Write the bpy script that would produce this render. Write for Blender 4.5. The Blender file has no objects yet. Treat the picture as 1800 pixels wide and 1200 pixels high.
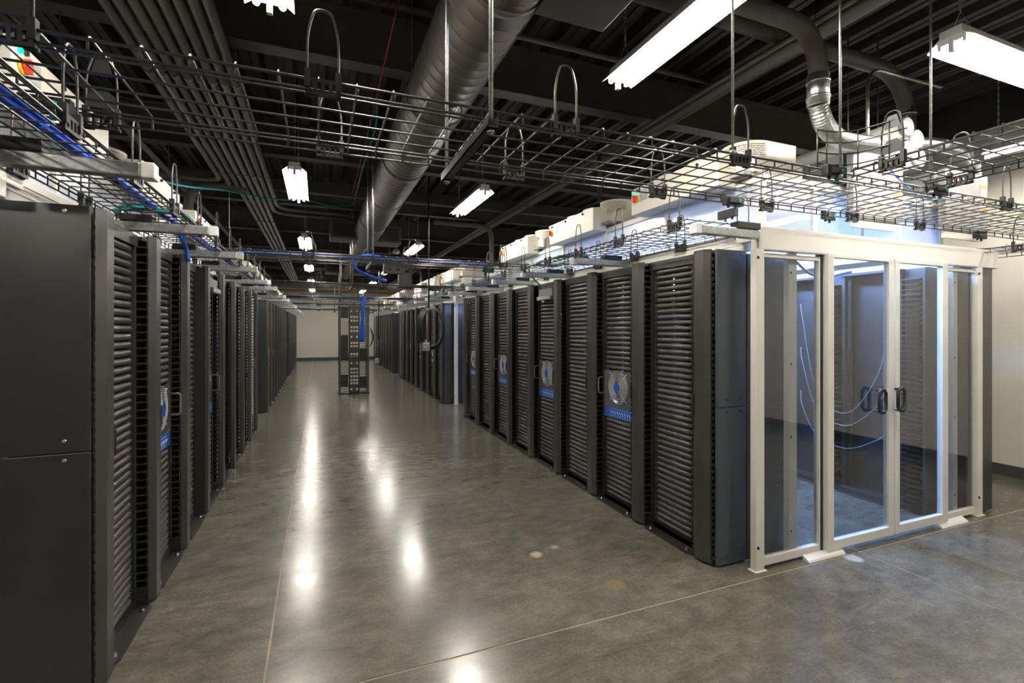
import bpy, bmesh, math, random
from mathutils import Vector, Matrix
random.seed(4)
C = bpy.context.scene.collection
SC = bpy.context.scene
PI = math.pi

# ------------------------------------------------------------------ camera
cam_d = bpy.data.cameras.new('camera'); cam = bpy.data.objects.new('camera', cam_d); C.objects.link(cam)
cam_d.sensor_width = 36.0; cam_d.lens = 850 / 1800 * 36.0
cam_d.shift_y = -24 / 1800; cam_d.clip_start = 0.02
cam.location = (0, 0, 1.6)
YAW = math.atan2(341, 850)
cam.rotation_euler = (PI / 2, 0, -YAW)
SC.camera = cam
# ------------------------------------------------------------------ world, exposure
w = bpy.data.worlds.new('world'); SC.world = w; w.use_nodes = True
w.node_tree.nodes['Background'].inputs[0].default_value = (0.02, 0.02, 0.022, 1)
w.node_tree.nodes['Background'].inputs[1].default_value = 1.0
SC.view_settings.view_transform = 'Standard'; SC.view_settings.look = 'None'
SC.view_settings.exposure = 1.92; SC.view_settings.gamma = 1.0
SC.view_settings.use_curve_mapping = False
SC.cycles.use_denoising = True
SC.cycles.max_bounces = 10; SC.cycles.diffuse_bounces = 5; SC.cycles.transparent_max_bounces = 24
SC.cycles.sample_clamp_indirect = 4.0
SC.cycles.caustics_reflective = False; SC.cycles.caustics_refractive = False
TUBE_POWER = 34.0      # emission of the fluorescent tubes
AISLE_POWER = 150.0     # emission of the blue-white tubes inside the containments

# ------------------------------------------------------------------ materials
MATS = {}
def mat(name, col, rough=0.5, metal=0.0, spec=0.5, noise=0.0, nscale=20.0, emit=None, estr=0.0, bump=0.0, bscale=200.0, coat=0.0):
    if name in MATS: return MATS[name]
    m = bpy.data.materials.new(name); m.use_nodes = True; nt = m.node_tree; b = nt.nodes['Principled BSDF']
    b.inputs['Base Color'].default_value = (*col, 1); b.inputs['Roughness'].default_value = rough
    b.inputs['Metallic'].default_value = metal; b.inputs['Specular IOR Level'].default_value = spec
    b.inputs['Coat Weight'].default_value = coat
    if noise > 0 or bump > 0:
        tc = nt.nodes.new('ShaderNodeTexCoord')
    if noise > 0:
        n = nt.nodes.new('ShaderNodeTexNoise'); n.inputs['Scale'].default_value = nscale; n.inputs['Detail'].default_value = 6
        nt.links.new(tc.outputs['Object'], n.inputs['Vector'])
        r = nt.nodes.new('ShaderNodeValToRGB')
        r.color_ramp.elements[0].position = 0.3; r.color_ramp.elements[1].position = 0.7
        r.color_ramp.elements[0].color = (*[c * (1 - noise) for c in col], 1)
        r.color_ramp.elements[1].color = (*[min(1, c * (1 + noise)) for c in col], 1)
        nt.links.new(n.outputs['Fac'], r.inputs['Fac']); nt.links.new(r.outputs['Color'], b.inputs['Base Color'])
    if bump > 0:
        n2 = nt.nodes.new('ShaderNodeTexNoise'); n2.inputs['Scale'].default_value = bscale
        nt.links.new(tc.outputs['Object'], n2.inputs['Vector'])
        bp = nt.nodes.new('ShaderNodeBump'); bp.inputs['Strength'].default_value = bump; bp.inputs['Distance'].default_value = 0.002
        nt.links.new(n2.outputs['Fac'], bp.inputs['Height']); nt.links.new(bp.outputs['Normal'], b.inputs['Normal'])
    if emit:
        b.inputs['Emission Color'].default_value = (*emit, 1); b.inputs['Emission Strength'].default_value = estr
    MATS[name] = m
    return m

M_BLACK = mat('black_powder_coat', (0.019, 0.0175, 0.016), 0.42, spec=0.5, noise=0.12, nscale=6, bump=0.05, bscale=500)
M_DOOR = mat('black_door_coat', (0.040, 0.036, 0.033), 0.38, noise=0.1, nscale=4, bump=0.05, bscale=500)
M_PANEL = mat('dark_panel_coat', (0.030, 0.030, 0.030), 0.30, spec=0.6, noise=0.08, nscale=3)
M_PANELSHEEN = mat('panel_coat_blue_sheen', (0.058, 0.068, 0.088), 0.30, spec=0.6, noise=0.08, nscale=3)  # same dark coat, with its bluish reflection put into the colour
M_PANELN = mat('navy_panel_coat', (0.034, 0.032, 0.032), 0.32, spec=0.5)
M_ROLL = mat('blank_roll_plastic', (0.062, 0.055, 0.049), 0.32, noise=0.1, nscale=14)
M_HANDLE = mat('dark_grey_handle', (0.13, 0.125, 0.12), 0.4)
M_HOLE = mat('dark_recess', (0.003, 0.003, 0.003), 0.8)
M_WIRE = mat('black_wire', (0.055, 0.052, 0.048), 0.30, metal=0.25, spec=0.8)
M_CLIP = mat('black_clip_plastic', (0.012, 0.012, 0.012), 0.45)
M_STEEL = mat('bright_steel', (0.72, 0.73, 0.72), 0.25, metal=1.0)
M_GALV = mat('galvanized_steel', (0.55, 0.56, 0.55), 0.38, metal=1.0, noise=0.25, nscale=60)
M_FANPL = mat('fan_plate_steel', (0.15, 0.155, 0.16), 0.25, metal=0.35, noise=0.15, nscale=30)
M_GUARD = mat('chrome_wire', (0.75, 0.75, 0.74), 0.3, metal=0.45)
M_MAIN = mat('painted_main', (0.15, 0.135, 0.115), 0.45)
M_WHITE = mat('white_painted_metal', (0.84, 0.82, 0.76), 0.42, noise=0.03, nscale=3)
M_ALU = mat('white_anodized_frame', (0.83, 0.81, 0.74), 0.35)
M_CREAM = mat('cream_cabinet_paint', (0.72, 0.69, 0.60), 0.45, noise=0.03, nscale=5)
M_GREYC = mat('grey_cabinet_paint', (0.29, 0.29, 0.30), 0.45)
M_CAP = mat('white_plastic', (0.82, 0.82, 0.80), 0.35)
M_PVC = mat('white_pvc', (0.80, 0.78, 0.74), 0.4)
M_WARM = mat('ceiling_paint_dark', (0.032, 0.028, 0.025), 0.55, noise=0.25, nscale=3)
M_BEAM = mat('dark_painted_beam', (0.085, 0.075, 0.066), 0.5, noise=0.2, nscale=5)
M_DUCT = mat('painted_duct', (0.115, 0.098, 0.082), 0.45, noise=0.12, nscale=6)
M_CONDUIT = mat('painted_conduit', (0.145, 0.130, 0.112), 0.42, noise=0.12, nscale=5)
M_BLUE = mat('blue_cable', (0.012, 0.10, 0.62), 0.4)
M_TIE = mat('blue_tie', (0.06, 0.16, 0.75), 0.5)
M_TEAL = mat('teal_cable', (0.02, 0.33, 0.36), 0.4)
M_WCABLE = mat('pale_cable', (0.22, 0.22, 0.24), 0.4)
M_BCABLE = mat('black_cable', (0.015, 0.015, 0.015), 0.4)
M_ORANGE = mat('orange_paint', (0.85, 0.30, 0.03), 0.45)
M_RED = mat('red_plastic', (0.70, 0.04, 0.02), 0.35)
M_YEL = mat('yellow_plastic', (0.85, 0.50, 0.02), 0.4)
M_FANBLUE = mat('blue_label', (0.004, 0.085, 0.42), 0.4)
M_PRINT = mat('white_print', (0.8, 0.8, 0.8), 0.5)
M_GREYLAB = mat('grey_label', (0.45, 0.45, 0.44), 0.5)
M_BASEB = mat('grey_baseboard', (0.055, 0.058, 0.062), 0.5)
M_SEAL = mat('joint_sealant', (0.34, 0.285, 0.21), 0.7)
M_GREEN = mat('green_lamp', (0.0, 0.5, 0.08), 0.3, emit=(0.0, 1.0, 0.2), estr=1.6)
M_GREENP = mat('green_plastic', (0.0, 0.30, 0.20), 0.4)
M_TUBE = mat('fluorescent_tube', (0.9, 0.9, 0.9), 0.4, emit=(1.0, 0.94, 0.84), estr=TUBE_POWER)
M_TUBEB = mat('cool_tube', (0.9, 0.9, 0.9), 0.4, emit=(0.26, 0.46, 1.0), estr=AISLE_POWER)
M_TUBEC = mat('daylight_tube', (0.9, 0.9, 0.9), 0.4, emit=(0.72, 0.84, 1.0), estr=34.0)
M_REFL = mat('white_reflector', (0.85, 0.85, 0.83), 0.3)
M_BRASS = mat('brass', (0.7, 0.45, 0.15), 0.3, metal=1.0)

def mat_floor():
    m = bpy.data.materials.new('polished_concrete'); m.use_nodes = True; nt = m.node_tree; N = nt.nodes; L = nt.links
    b = N['Principled BSDF']
    geo = N.new('ShaderNodeNewGeometry')
    def noise(scale, detail=8, rough=0.6, sx=1, sy=1, dist=0.0):
        mp = N.new('ShaderNodeMapping'); mp.inputs['Scale'].default_value = (sx, sy, 1); L.new(geo.outputs['Position'], mp.inputs['Vector'])
        n = N.new('ShaderNodeTexNoise'); n.inputs['Scale'].default_value = scale; n.inputs['Detail'].default_value = detail
        n.inputs['Roughness'].default_value = rough; n.inputs['Distortion'].default_value = dist
        L.new(mp.outputs['Vector'], n.inputs['Vector']); return n
    def ramp(src, stops):
        r = N.new('ShaderNodeValToRGB'); e = r.color_ramp.elements
        e[0].position, e[0].color = stops[0][0], (*stops[0][1], 1); e[1].position, e[1].color = stops[-1][0], (*stops[-1][1], 1)
        for p, c in stops[1:-1]:
            x = e.new(p); x.color = (*c, 1)
        L.new(src, r.inputs['Fac']); return r
    def mix(fac, a, bb, mode='MIX'):
        x = N.new('ShaderNodeMix'); x.data_type = 'RGBA'; x.blend_type = mode
        if isinstance(fac, float): x.inputs[0].default_value = fac
        else: L.new(fac, x.inputs[0])
        for i, v in ((6, a), (7, bb)):
            if isinstance(v, tuple): x.inputs[i].default_value = (*v, 1)
            else: L.new(v, x.inputs[i])
        return x.outputs[2]
    n1 = noise(0.9, 10, 0.62, 1, 1.4, 0.6); n2 = noise(7, 10, 0.65, 1, 1.3, 0.4); n3 = noise(60, 6, 0.7)
    c1 = ramp(n1.outputs['Fac'], [(0.3, (0.098, 0.088, 0.069)), (0.5, (0.127, 0.117, 0.094)), (0.7, (0.156, 0.146, 0.120))])
    c2 = ramp(n2.outputs['Fac'], [(0.30, (0.70, 0.70, 0.71)), (0.52, (0.97, 0.97, 0.97)), (0.72, (1.26, 1.25, 1.20))])
    n6 = noise(2.6, 12, 0.72, 0.8, 2.2, 1.0)
    c6 = ramp(n6.outputs['Fac'], [(0.32, (0.72, 0.71, 0.70)), (0.50, (1.0, 1.0, 1.0)), (0.70, (1.30, 1.29, 1.26))])
    c3 = ramp(n3.outputs['Fac'], [(0.3, (0.70, 0.70, 0.70)), (0.7, (1.28, 1.28, 1.28))])
    col = mix(1.0, c1.outputs['Color'], c2.outputs['Color'], 'MULTIPLY')
    col = mix(1.0, col, c3.outputs['Color'], 'MULTIPLY')
    col = mix(1.0, col, c6.outputs['Color'], 'MULTIPLY')
    # pale scuffs and specks
    n4 = noise(3.2, 12, 0.75, 1.0, 3.2, 1.2); s4 = ramp(n4.outputs['Fac'], [(0.56, (0, 0, 0)), (0.78, (0.30, 0.30, 0.30))])
    col = mix(s4.outputs['Color'], col, (0.24, 0.225, 0.19))
    v = N.new('ShaderNodeTexVoronoi'); v.inputs['Scale'].default_value = 5.0; L.new(geo.outputs['Position'], v.inputs['Vector'])
    sv = ramp(v.outputs['Distance'], [(0.012, (0.5, 0.5, 0.5)), (0.03, (0, 0, 0))])
    col = mix(sv.outputs['Color'], col, (0.40, 0.36, 0.28))
    # patches seen on the slab: pale plaster marks, rust stain
    for (px, py, r, cc) in ((1.43, 3.10, 0.035, (0.55, 0.47, 0.36)), (1.60, 3.16, 0.025, (0.40, 0.35, 0.26)), (1.72, 2.56, 0.055, (0.22, 0.155, 0.075)),
                            (1.39, 3.09, 0.010, (0.35, 0.12, 0.02)), (3.45, 2.24, 0.05, (0.48, 0.46, 0.44))):
        d = N.new('ShaderNodeVectorMath'); d.operation = 'DISTANCE'; d.inputs[1].default_value = (px, py, 0)
        L.new(geo.outputs['Position'], d.inputs[0])
        ad = N.new('ShaderNodeMath'); ad.operation = 'MULTIPLY_ADD'; L.new(n2.outputs['Fac'], ad.inputs[0]); ad.inputs[1].default_value = 0.06
        L.new(d.outputs['Value'], ad.inputs[2])
        rr = ramp(ad.outputs[0], [(r + 0.02, (0.8, 0.8, 0.8)), (r + 0.045, (0, 0, 0))])
        col = mix(rr.outputs['Color'], col, cc)
    L.new(col, b.inputs['Base Color'])
    rr = ramp(n2.outputs['Fac'], [(0.3, (0.17, 0.17, 0.17)), (0.7, (0.25, 0.25, 0.25))]); L.new(rr.outputs['Color'], b.inputs['Roughness'])
    b.inputs['Specular IOR Level'].default_value = 0.55
    bp = N.new('ShaderNodeBump'); bp.inputs['Strength'].default_value = 0.035; bp.inputs['Distance'].default_value = 0.004
    n5 = noise(9, 4, 0.5, 1, 0.5); L.new(n5.outputs['Fac'], bp.inputs['Height']); L.new(bp.outputs['Normal'], b.inputs['Normal'])
    return m
M_FLOOR = mat_floor()

def mat_wall():
    m = bpy.data.materials.new('wall_paint'); m.use_nodes = True; nt = m.node_tree; N = nt.nodes; L = nt.links; b = N['Principled BSDF']
    geo = N.new('ShaderNodeNewGeometry'); sep = N.new('ShaderNodeSeparateXYZ'); L.new(geo.outputs['Position'], sep.inputs[0])
    gt = N.new('ShaderNodeMath'); gt.operation = 'GREATER_THAN'; gt.inputs[1].default_value = 3.80; L.new(sep.outputs[2], gt.inputs[0])
    n = N.new('ShaderNodeTexNoise'); n.inputs['Scale'].default_value = 1.3; L.new(geo.outputs['Position'], n.inputs['Vector'])
    r = N.new('ShaderNodeValToRGB'); r.color_ramp.elements[0].color = (0.72, 0.685, 0.60, 1); r.color_ramp.elements[1].color = (0.77, 0.735, 0.65, 1); L.new(n.outputs['Fac'], r.inputs['Fac'])
    x = N.new('ShaderNodeMix'); x.data_type = 'RGBA'; L.new(gt.outputs[0], x.inputs[0]); L.new(r.outputs['Color'], x.inputs[6]); x.inputs[7].default_value = (0.028, 0.025, 0.022, 1)
    L.new(x.outputs[2], b.inputs['Base Color']); b.inputs['Roughness'].default_value = 0.7
    return m
M_WALL = mat_wall()

def mat_glass():
    m = bpy.data.materials.new('door_glass'); m.use_nodes = True; nt = m.node_tree; N = nt.nodes; L = nt.links
    N.remove(N['Principled BSDF']); out = N['Material Output']
    t = N.new('ShaderNodeBsdfTransparent'); t.inputs[0].default_value = (0.86, 0.88, 0.90, 1)
    g = N.new('ShaderNodeBsdfGlossy'); g.inputs['Roughness'].default_value = 0.01
    f = N.new('ShaderNodeFresnel'); geo = N.new('ShaderNodeNewGeometry'); mi = N.new('ShaderNodeMapRange')
    mi.inputs[3].default_value = 1.75; mi.inputs[4].default_value = 1 / 1.75; L.new(geo.outputs['Backfacing'], mi.inputs[0]); L.new(mi.outputs[0], f.inputs[0])
    x = N.new('ShaderNodeMixShader'); L.new(f.outputs[0], x.inputs[0]); L.new(t.outputs[0], x.inputs[1]); L.new(g.outputs[0], x.inputs[2]); L.new(x.outputs[0], out.inputs[0])
    return m
M_GLASS = mat_glass()

def mat_poly():
    m = bpy.data.materials.new('multiwall_polycarbonate'); m.use_nodes = True; nt = m.node_tree; N = nt.nodes; L = nt.links
    N.remove(N['Principled BSDF']); out = N['Material Output']
    tc = N.new('ShaderNodeTexCoord'); sep = N.new('ShaderNodeSeparateXYZ'); L.new(tc.outputs['Object'], sep.inputs[0])
    ad = N.new('ShaderNodeMath'); ad.operation = 'ADD'; L.new(sep.outputs[0], ad.inputs[0]); L.new(sep.outputs[1], ad.inputs[1])
    mu = N.new('ShaderNodeMath'); mu.operation = 'MULTIPLY'; mu.inputs[1].default_value = 2 * PI / 0.014; L.new(ad.outputs[0], mu.inputs[0])
    si = N.new('ShaderNodeMath'); si.operation = 'SINE'; L.new(mu.outputs[0], si.inputs[0])
    r = N.new('ShaderNodeValToRGB'); r.color_ramp.elements[0].position = 0.25; r.color_ramp.elements[1].position = 0.6
    r.color_ramp.elements[0].color = (0.60, 0.63, 0.68, 1); r.color_ramp.elements[1].color = (0.86, 0.88, 0.90, 1)
    mr = N.new('ShaderNodeMapRange'); mr.inputs[1].default_value = -1; L.new(si.outputs[0], mr.inputs[0]); L.new(mr.outputs[0], r.inputs['Fac'])
    tl = N.new('ShaderNodeBsdfTranslucent'); L.new(r.outputs['Color'], tl.inputs[0])
    tr = N.new('ShaderNodeBsdfTransparent'); L.new(r.outputs['Color'], tr.inputs[0])
    df = N.new('ShaderNodeBsdfDiffuse'); L.new(r.outputs['Color'], df.inputs[0])
    gl = N.new('ShaderNodeBsdfGlossy'); gl.inputs['Roughness'].default_value = 0.22
    bp = N.new('ShaderNodeBump'); bp.inputs['Strength'].default_value = 0.25; bp.inputs['Distance'].default_value = 0.002; L.new(si.outputs[0], bp.inputs['Height']); L.new(bp.outputs[0], gl.inputs['Normal'])
    a = N.new('ShaderNodeMixShader'); a.inputs[0].default_value = 0.35; L.new(tl.outputs[0], a.inputs[1]); L.new(tr.outputs[0], a.inputs[2])
    a2 = N.new('ShaderNodeMixShader'); a2.inputs[0].default_value = 0.45; L.new(a.outputs[0], a2.inputs[1]); L.new(df.outputs[0], a2.inputs[2])
    a3 = N.new('ShaderNodeMixShader'); a3.inputs[0].default_value = 0.22; L.new(a2.outputs[0], a3.inputs[1]); L.new(gl.outputs[0], a3.inputs[2])
    L.new(a3.outputs[0], out.inputs[0])
    return m
M_POLY = mat_poly()

# ------------------------------------------------------------------ mesh building
class MB:
    """collects shapes; s = -1 mirrors every x (used for the left rows)"""
    def __init__(self, s=1): self.v = []; self.f = []; self.s = s; self.mi = []; self.cm = 0; self.sm = []; self.smooth = False
    def add(self, vs, fs):
        o = len(self.v); self.v += [tuple(p) for p in vs]
        for f in fs:
            self.f.append([o + i for i in f]); self.mi.append(self.cm); self.sm.append(self.smooth)
        return self
    def box(self, x0, x1, y0, y1, z0, z1):
        vs = [(x, y, z) for z in (z0, z1) for y in (y0, y1) for x in (x0, x1)]
        return self.add(vs, [(0, 2, 3, 1), (4, 5, 7, 6), (0, 1, 5, 4), (2, 6, 7, 3), (0, 4, 6, 2), (1, 3, 7, 5)])
    def cbox(self, x0, x1, y0, y1, z0, z1, c):
        """box with all edges chamfered by c"""
        bm = bmesh.new(); bmesh.ops.create_cube(bm, size=1)
        for p in bm.verts: p.co = Vector(((x0 + x1) / 2 + p.co.x * (x1 - x0), (y0 + y1) / 2 + p.co.y * (y1 - y0), (z0 + z1) / 2 + p.co.z * (z1 - z0)))
        bmesh.ops.bevel(bm, geom=bm.edges[:], offset=c, segments=2, profile=0.6, affect='EDGES')
        bm.verts.index_update(); vs = [p.co[:] for p in bm.verts]; fs = [[q.index for q in f.verts] for f in bm.faces]; bm.free()
        return self.add(vs, fs)
    def prism(self, poly, z0, z1, axis='z'):
        n = len(poly)
        def P(a, b, t):
            return {'z': (a, b, t), 'x': (t, a, b), 'y': (a, t, b)}[axis]
        vs = [P(a, b, z0) for a, b in poly] + [P(a, b, z1) for a, b in poly]
        fs = [tuple(range(n))[::-1], tuple(range(n, 2 * n))] + [(i, (i + 1) % n, n + (i + 1) % n, n + i) for i in range(n)]
        if axis == 'y': fs = [f[::-1] for f in fs]
        return self.add(vs, fs)
    def tube(self, pts, r, seg=6, cap=True):
        pts = [Vector(p) for p in pts]; n = len(pts); vs = []; up = None; sm0 = self.smooth; self.smooth = seg > 4
        for i, p in enumerate(pts):
            t = (pts[min(i + 1, n - 1)] - pts[max(i - 1, 0)]).normalized()
            if up is None:
                up = Vector((0, 0, 1)) if abs(t.z) < 0.9 else Vector((1, 0, 0))
            a = t.cross(up)
            if a.length < 1e-5: a = t.cross(Vector((0.3, 1, 0.2)))
            a.normalize(); b = t.cross(a).normalized(); up = -b if False else a.cross(t).normalized()
            rr = r[i] if isinstance(r, (list, tuple)) else r
            for k in range(seg):
                th = 2 * PI * (k + 0.5) / seg
                vs.append(p + a * math.cos(th) * rr + b * math.sin(th) * rr)
        fs = []
        for i in range(n - 1):
            for k in range(seg):
                k2 = (k + 1) % seg
                fs.append((i * seg + k, i * seg + k2, (i + 1) * seg + k2, (i + 1) * seg + k))
        self.add(vs, fs)
        self.smooth = False
        if cap:
            o = len(self.v) - len(vs)
            for ring in (list(range(seg))[::-1], [(n - 1) * seg + k for k in range(seg)]):
                self.f.append([o + i for i in ring]); self.mi.append(self.cm); self.sm.append(False)
        self.smooth = sm0
        return self
    def cyl(self, a, b, r, seg=12): return self.tube([a, b], r, seg)
    def disc(self, c, axis, r, h, seg=10):
        a = Vector(c); d = Vector({'x': (1, 0, 0), 'y': (0, 1, 0), 'z': (0, 0, 1)}[axis])
        return self.tube([a, a + d * h * 0.7, a + d * h], [r, r, r * 0.6], seg)
    def mesh(self, name, mats):
        me = bpy.data.meshes.new(name); s = self.s
        vs = self.v if s == 1 else [(-x, y, z) for x, y, z in self.v]
        fs = self.f if s == 1 else [f[::-1] for f in self.f]
        me.from_pydata(vs, [], fs); me.polygons.foreach_set('material_index', self.mi)
        me.polygons.foreach_set('use_smooth', self.sm)
        for m in (mats if isinstance(mats, (list, tuple)) else [mats]): me.materials.append(m)
        me.update()
        return me

def put(name, me, parent=None, loc=(0, 0, 0), kind=None, label=None, rot=None):
    o = bpy.data.objects.new(name, me); C.objects.link(o); o.location = loc
    if rot: o.rotation_euler = rot
    if parent: o.parent = parent
    if kind: o['kind'] = kind
    if label: o['label'] = label
    return o
def build(name, mb, mats, parent=None, loc=(0, 0, 0), **k): return put(name, mb.mesh(name, mats), parent, loc, **k)
def thing(name, label, cat, loc=(0, 0, 0), group=None, rot=None):
    o = bpy.data.objects.new(name, None); C.objects.link(o); o.location = loc; o.empty_display_size = 0.1
    if rot: o.rotation_euler = rot
    o['label'] = label; o['category'] = cat
    if group: o['group'] = group
    return o
def tag(o, label, cat, group=None):
    o['label'] = label; o['category'] = cat
    if group: o['group'] = group
    return o
CACHE = {}
def cached(key, fn):
    if key not in CACHE: CACHE[key] = fn()
    return CACHE[key]
def smooth_path(pts, n=8):
    """Catmull-Rom through the points"""
    P = [Vector(p) for p in pts]; P = [P[0] * 2 - P[1]] + P + [P[-1] * 2 - P[-2]]; out = []
    for i in range(1, len(P) - 2):
        for k in range(n):
            t = k / n; a, b, c, d = P[i - 1], P[i], P[i + 1], P[i + 2]
            out.append(0.5 * ((2 * b) + (c - a) * t + (2 * a - 5 * b + 4 * c - d) * t * t + (3 * b - a - 3 * c + d) * t ** 3))
    out.append(P[-2]); return out
ORD = ['first', 'second', 'third', 'fourth', 'fifth', 'sixth', 'seventh', 'eighth', 'ninth', 'tenth', 'eleventh', 'twelfth']
PODN = ['nearest', 'middle', 'farthest']

# ------------------------------------------------------------------ room
X0, X1, Y0, Y1, ZC = -5.3, 6.9, -6.0, 26.0, 4.2
fl = MB(); fl.box(X0 - .1, X1 + .1, Y0 - .1, Y1 + .1, -0.12, -0.0025)
floor = build('floor', fl, M_SEAL, kind='structure')
xs = [X0, -4.05, -0.226, 3.60, X1]; ys = [Y0, -3.98, -0.85, 2.283, 5.41, 8.54, 11.67, 14.80, 17.93, 21.06, 24.19, Y1]
J = 0.0055
for i in range(len(xs) - 1):
    for j in range(len(ys) - 1):
        a = MB(); a.box(xs[i] + J, xs[i + 1] - J, ys[j] + J, ys[j + 1] - J, -0.09, 0.0)
        build('slab', a, M_FLOOR, floor)
def wall(name, *b):
    a = MB(); a.box(*b); return build(name, a, M_WALL, kind='structure')
wall('wall_right', X1, X1 + .15, Y0 - .15, Y1 + .15, -0.1, ZC + .3)
wall('wall_left', X0 - .15, X0, Y0 - .15, Y1 + .15, -0.1, ZC + .3)
wall('wall_back', X0, X1, Y1, Y1 + .15, -0.1, ZC + .3)
wall('wall_front', X0, X1, Y0 - .15, Y0, -0.1, ZC + .3)
def baseb(name, *b):
    a = MB(); a.box(*b); return build(name, a, M_BASEB, kind='structure')
baseb('baseboard_right', X1 - .012, X1, Y0, Y1, 0.0, 0.125)
baseb('baseboard_left', X0, X0 + .012, Y0, Y1, 0.0, 0.125)
baseb('baseboard_back', X0 + .012, X1 - .012, Y1 - .012, Y1, 0.0, 0.125)
baseb('baseboard_front', X0 + .012, X1 - .012, Y0, Y0 + .012, 0.0, 0.125)
a = MB(); a.box(X0 - .1, X1 + .1, Y0 - .1, Y1 + .1, ZC + .09, ZC + .25)
ceiling = build('ceiling', a, M_WARM, kind='structure')
# corrugated roof deck: each sheet is 0.9 m wide with three ribs
def deck_sheet():
    m = MB(); z0, z1 = ZC, ZC + 0.085
    prof = []
    for k in range(3):
        x = k * 0.3
        prof += [(x, z1), (x + 0.09, z1), (x + 0.125, z0), (x + 0.185, z0), (x + 0.19, z0 + .012), (x + 0.205, z0 + .012), (x + 0.21, z0), (x + 0.265, z0)]
    prof += [(0.9, z1)]
    vs = [(x, y, z) for y in (Y0, Y1) for x, z in prof]; n = len(prof)
    m.add(vs, [(i, i + 1, n + i + 1, n + i) for i in range(n - 1)])
    return m.mesh('deck_sheet', M_WARM)
dk = deck_sheet()
k = 0
while X0 + k * 0.9 < X1:
    put('deck_sheet', dk, ceiling, (X0 + k * 0.9, 0, 0)); k += 1
def beam_mesh():
    m = MB(); zb = 3.76; h = ZC - zb
    m.box(X0, X1, -0.075, 0.075, zb, zb + 0.014); m.box(X0, X1, -0.005, 0.005, zb + 0.014, ZC - .012); m.box(X0, X1, -0.07, 0.07, ZC - .012, ZC)
    return m.mesh('beam', M_BEAM)
bmx = beam_mesh()
for k in range(-4, 9): put('beam', bmx, ceiling, (0, 4.19 + 2.56 * k, 0))

# ------------------------------------------------------------------ cable managers, racks, end panels
U = 0.04445
RW, MW, PITCH, HT = 0.526, 0.19, 0.72, 2.13
def roll_mesh(s):
    """one horizontal blanking roll: half-round body, flat end tabs with an eye hole and a nub"""
    m = MB(s); y0, y1 = 0.035, RW - 0.035; a0, a1 = y0 + 0.060, y1 - 0.060; r = 0.0195; seg = 7; x = 0.088
    prof = [(x + 0.016 - 0.026 * math.sin(PI * k / seg), -r * math.cos(PI * k / seg)) for k in range(seg + 1)]
    vs = [(px, a0, pz) for px, pz in prof] + [(px, a1, pz) for px, pz in prof]; n = seg + 1
    m.smooth = True; m.add(vs, [(i, n + i, n + i + 1, i + 1) for i in range(seg)]); m.smooth = False
    m.add([(px, a0, pz) for px, pz in prof], [tuple(range(n))]); m.add([(px, a1, pz) for px, pz in prof], [tuple(range(n))[::-1]])
    # tapering shoulders down to the tab
    for yy, d in ((a0, -1), (a1, 1)):
        q = [(px + (0.008 if 0 < i < seg else 0), pz * 0.8) for i, (px, pz) in enumerate(prof)]
        yb = yy + d * 0.022
        vs = [(px, yy, pz * .98) for px, pz in prof] + [(px, yb, pz) for px, pz in q]
        fs = [(i, n + i, n + i + 1, i + 1) for i in range(seg)]
        m.add(vs, fs if d > 0 else [f[::-1] for f in fs])
        t0, t1 = (y0, yy) if d < 0 else (yy, y1)
        m.box(x + 0.010, x + 0.016, t0, t1, -r * 1.0, r * 1.0)
        c = yb + d * 0.016
        m.prism([(c - 0.016, 0), (c, 0.012), (c + 0.016, 0), (c, -0.012)], x + (0.004 if s > 0 else 0.002), x + 0.012, 'x')
        # eye: dark hole
        e = yb + d * 0.004
        m.cm = 1; m.prism([(e + 0.011 * math.cos(t), 0.011 * math.sin(t)) for t in [2 * PI * k / 8 for k in range(8)]], x + 0.0005, x + 0.006, 'x'); m.cm = 0
    return m.mesh('blanking_roll', [M_ROLL, M_HOLE])
def rack_frame(s):
    m = MB(s)
    for y in (0.0, RW - 0.032):
        m.box(0.082, 0.105, y, y + 0.032, 0.0, HT - .012)
        m.box(0.105, 0.19, y + (0.0 if y == 0 else 0.026), y + (0.006 if y == 0 else 0.032), 0.0, HT - .012)
        m.box(0.62, 0.70, y, y + 0.032, 0.0, HT - .012)
    m.box(0.075, 0.095, 0.0, RW, 2.062, HT - .003); m.box(0.095, 0.72, 0.0, RW, HT - .03, HT - .006)
    m.box(0.085, 0.72, 0.0, RW, 0.008, 0.05)
    m.box(0.085, 0.10, 0.032, RW - .032, 0.008, 0.062)
    m.box(0.30, 0.31, 0.03, RW - .03, 0.05, HT - .03)
    return m.mesh('frame', M_BLACK)
def base_plate(s):
    m = MB(s); m.prism([(0.0, 0.03), (0.018, 0.0), (0.09, 0.0), (0.09, RW), (0.018, RW), (0.0, RW - .03)], 0.0, 0.009)
    return m.mesh('base_plate', M_BLACK)
def bolt_mesh():
    m = MB(); m.tube([(0, 0, 0), (0, 0, 0.004)], 0.016, 10); m.tube([(0, 0, 0.004), (0, 0, 0.016)], 0.010, 6)
    return m.mesh('anchor_bolt', M_STEEL)
def comb_mesh(s, y, solid=False):
    """finger comb on one side of a vertical cable manager"""
    m = MB(s)
    if solid: m.box(0.012, 0.30, y, y + 0.006, 0.03, HT - .02)
    else:
        for k in range(46):
            z = 0.062 + k * U
            m.box(0.030, 0.30, y, y + 0.006, z - 0.0045, z + 0.0045)
            m.box(0.026, 0.034, y - 0.001, y + 0.007, z - 0.012, z + 0.012)
        m.box(0.10, 0.125, y, y + 0.006, 0.03, HT - .02)
    return m.mesh('side_panel' if solid else 'finger_comb', M_BLACK)
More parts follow.
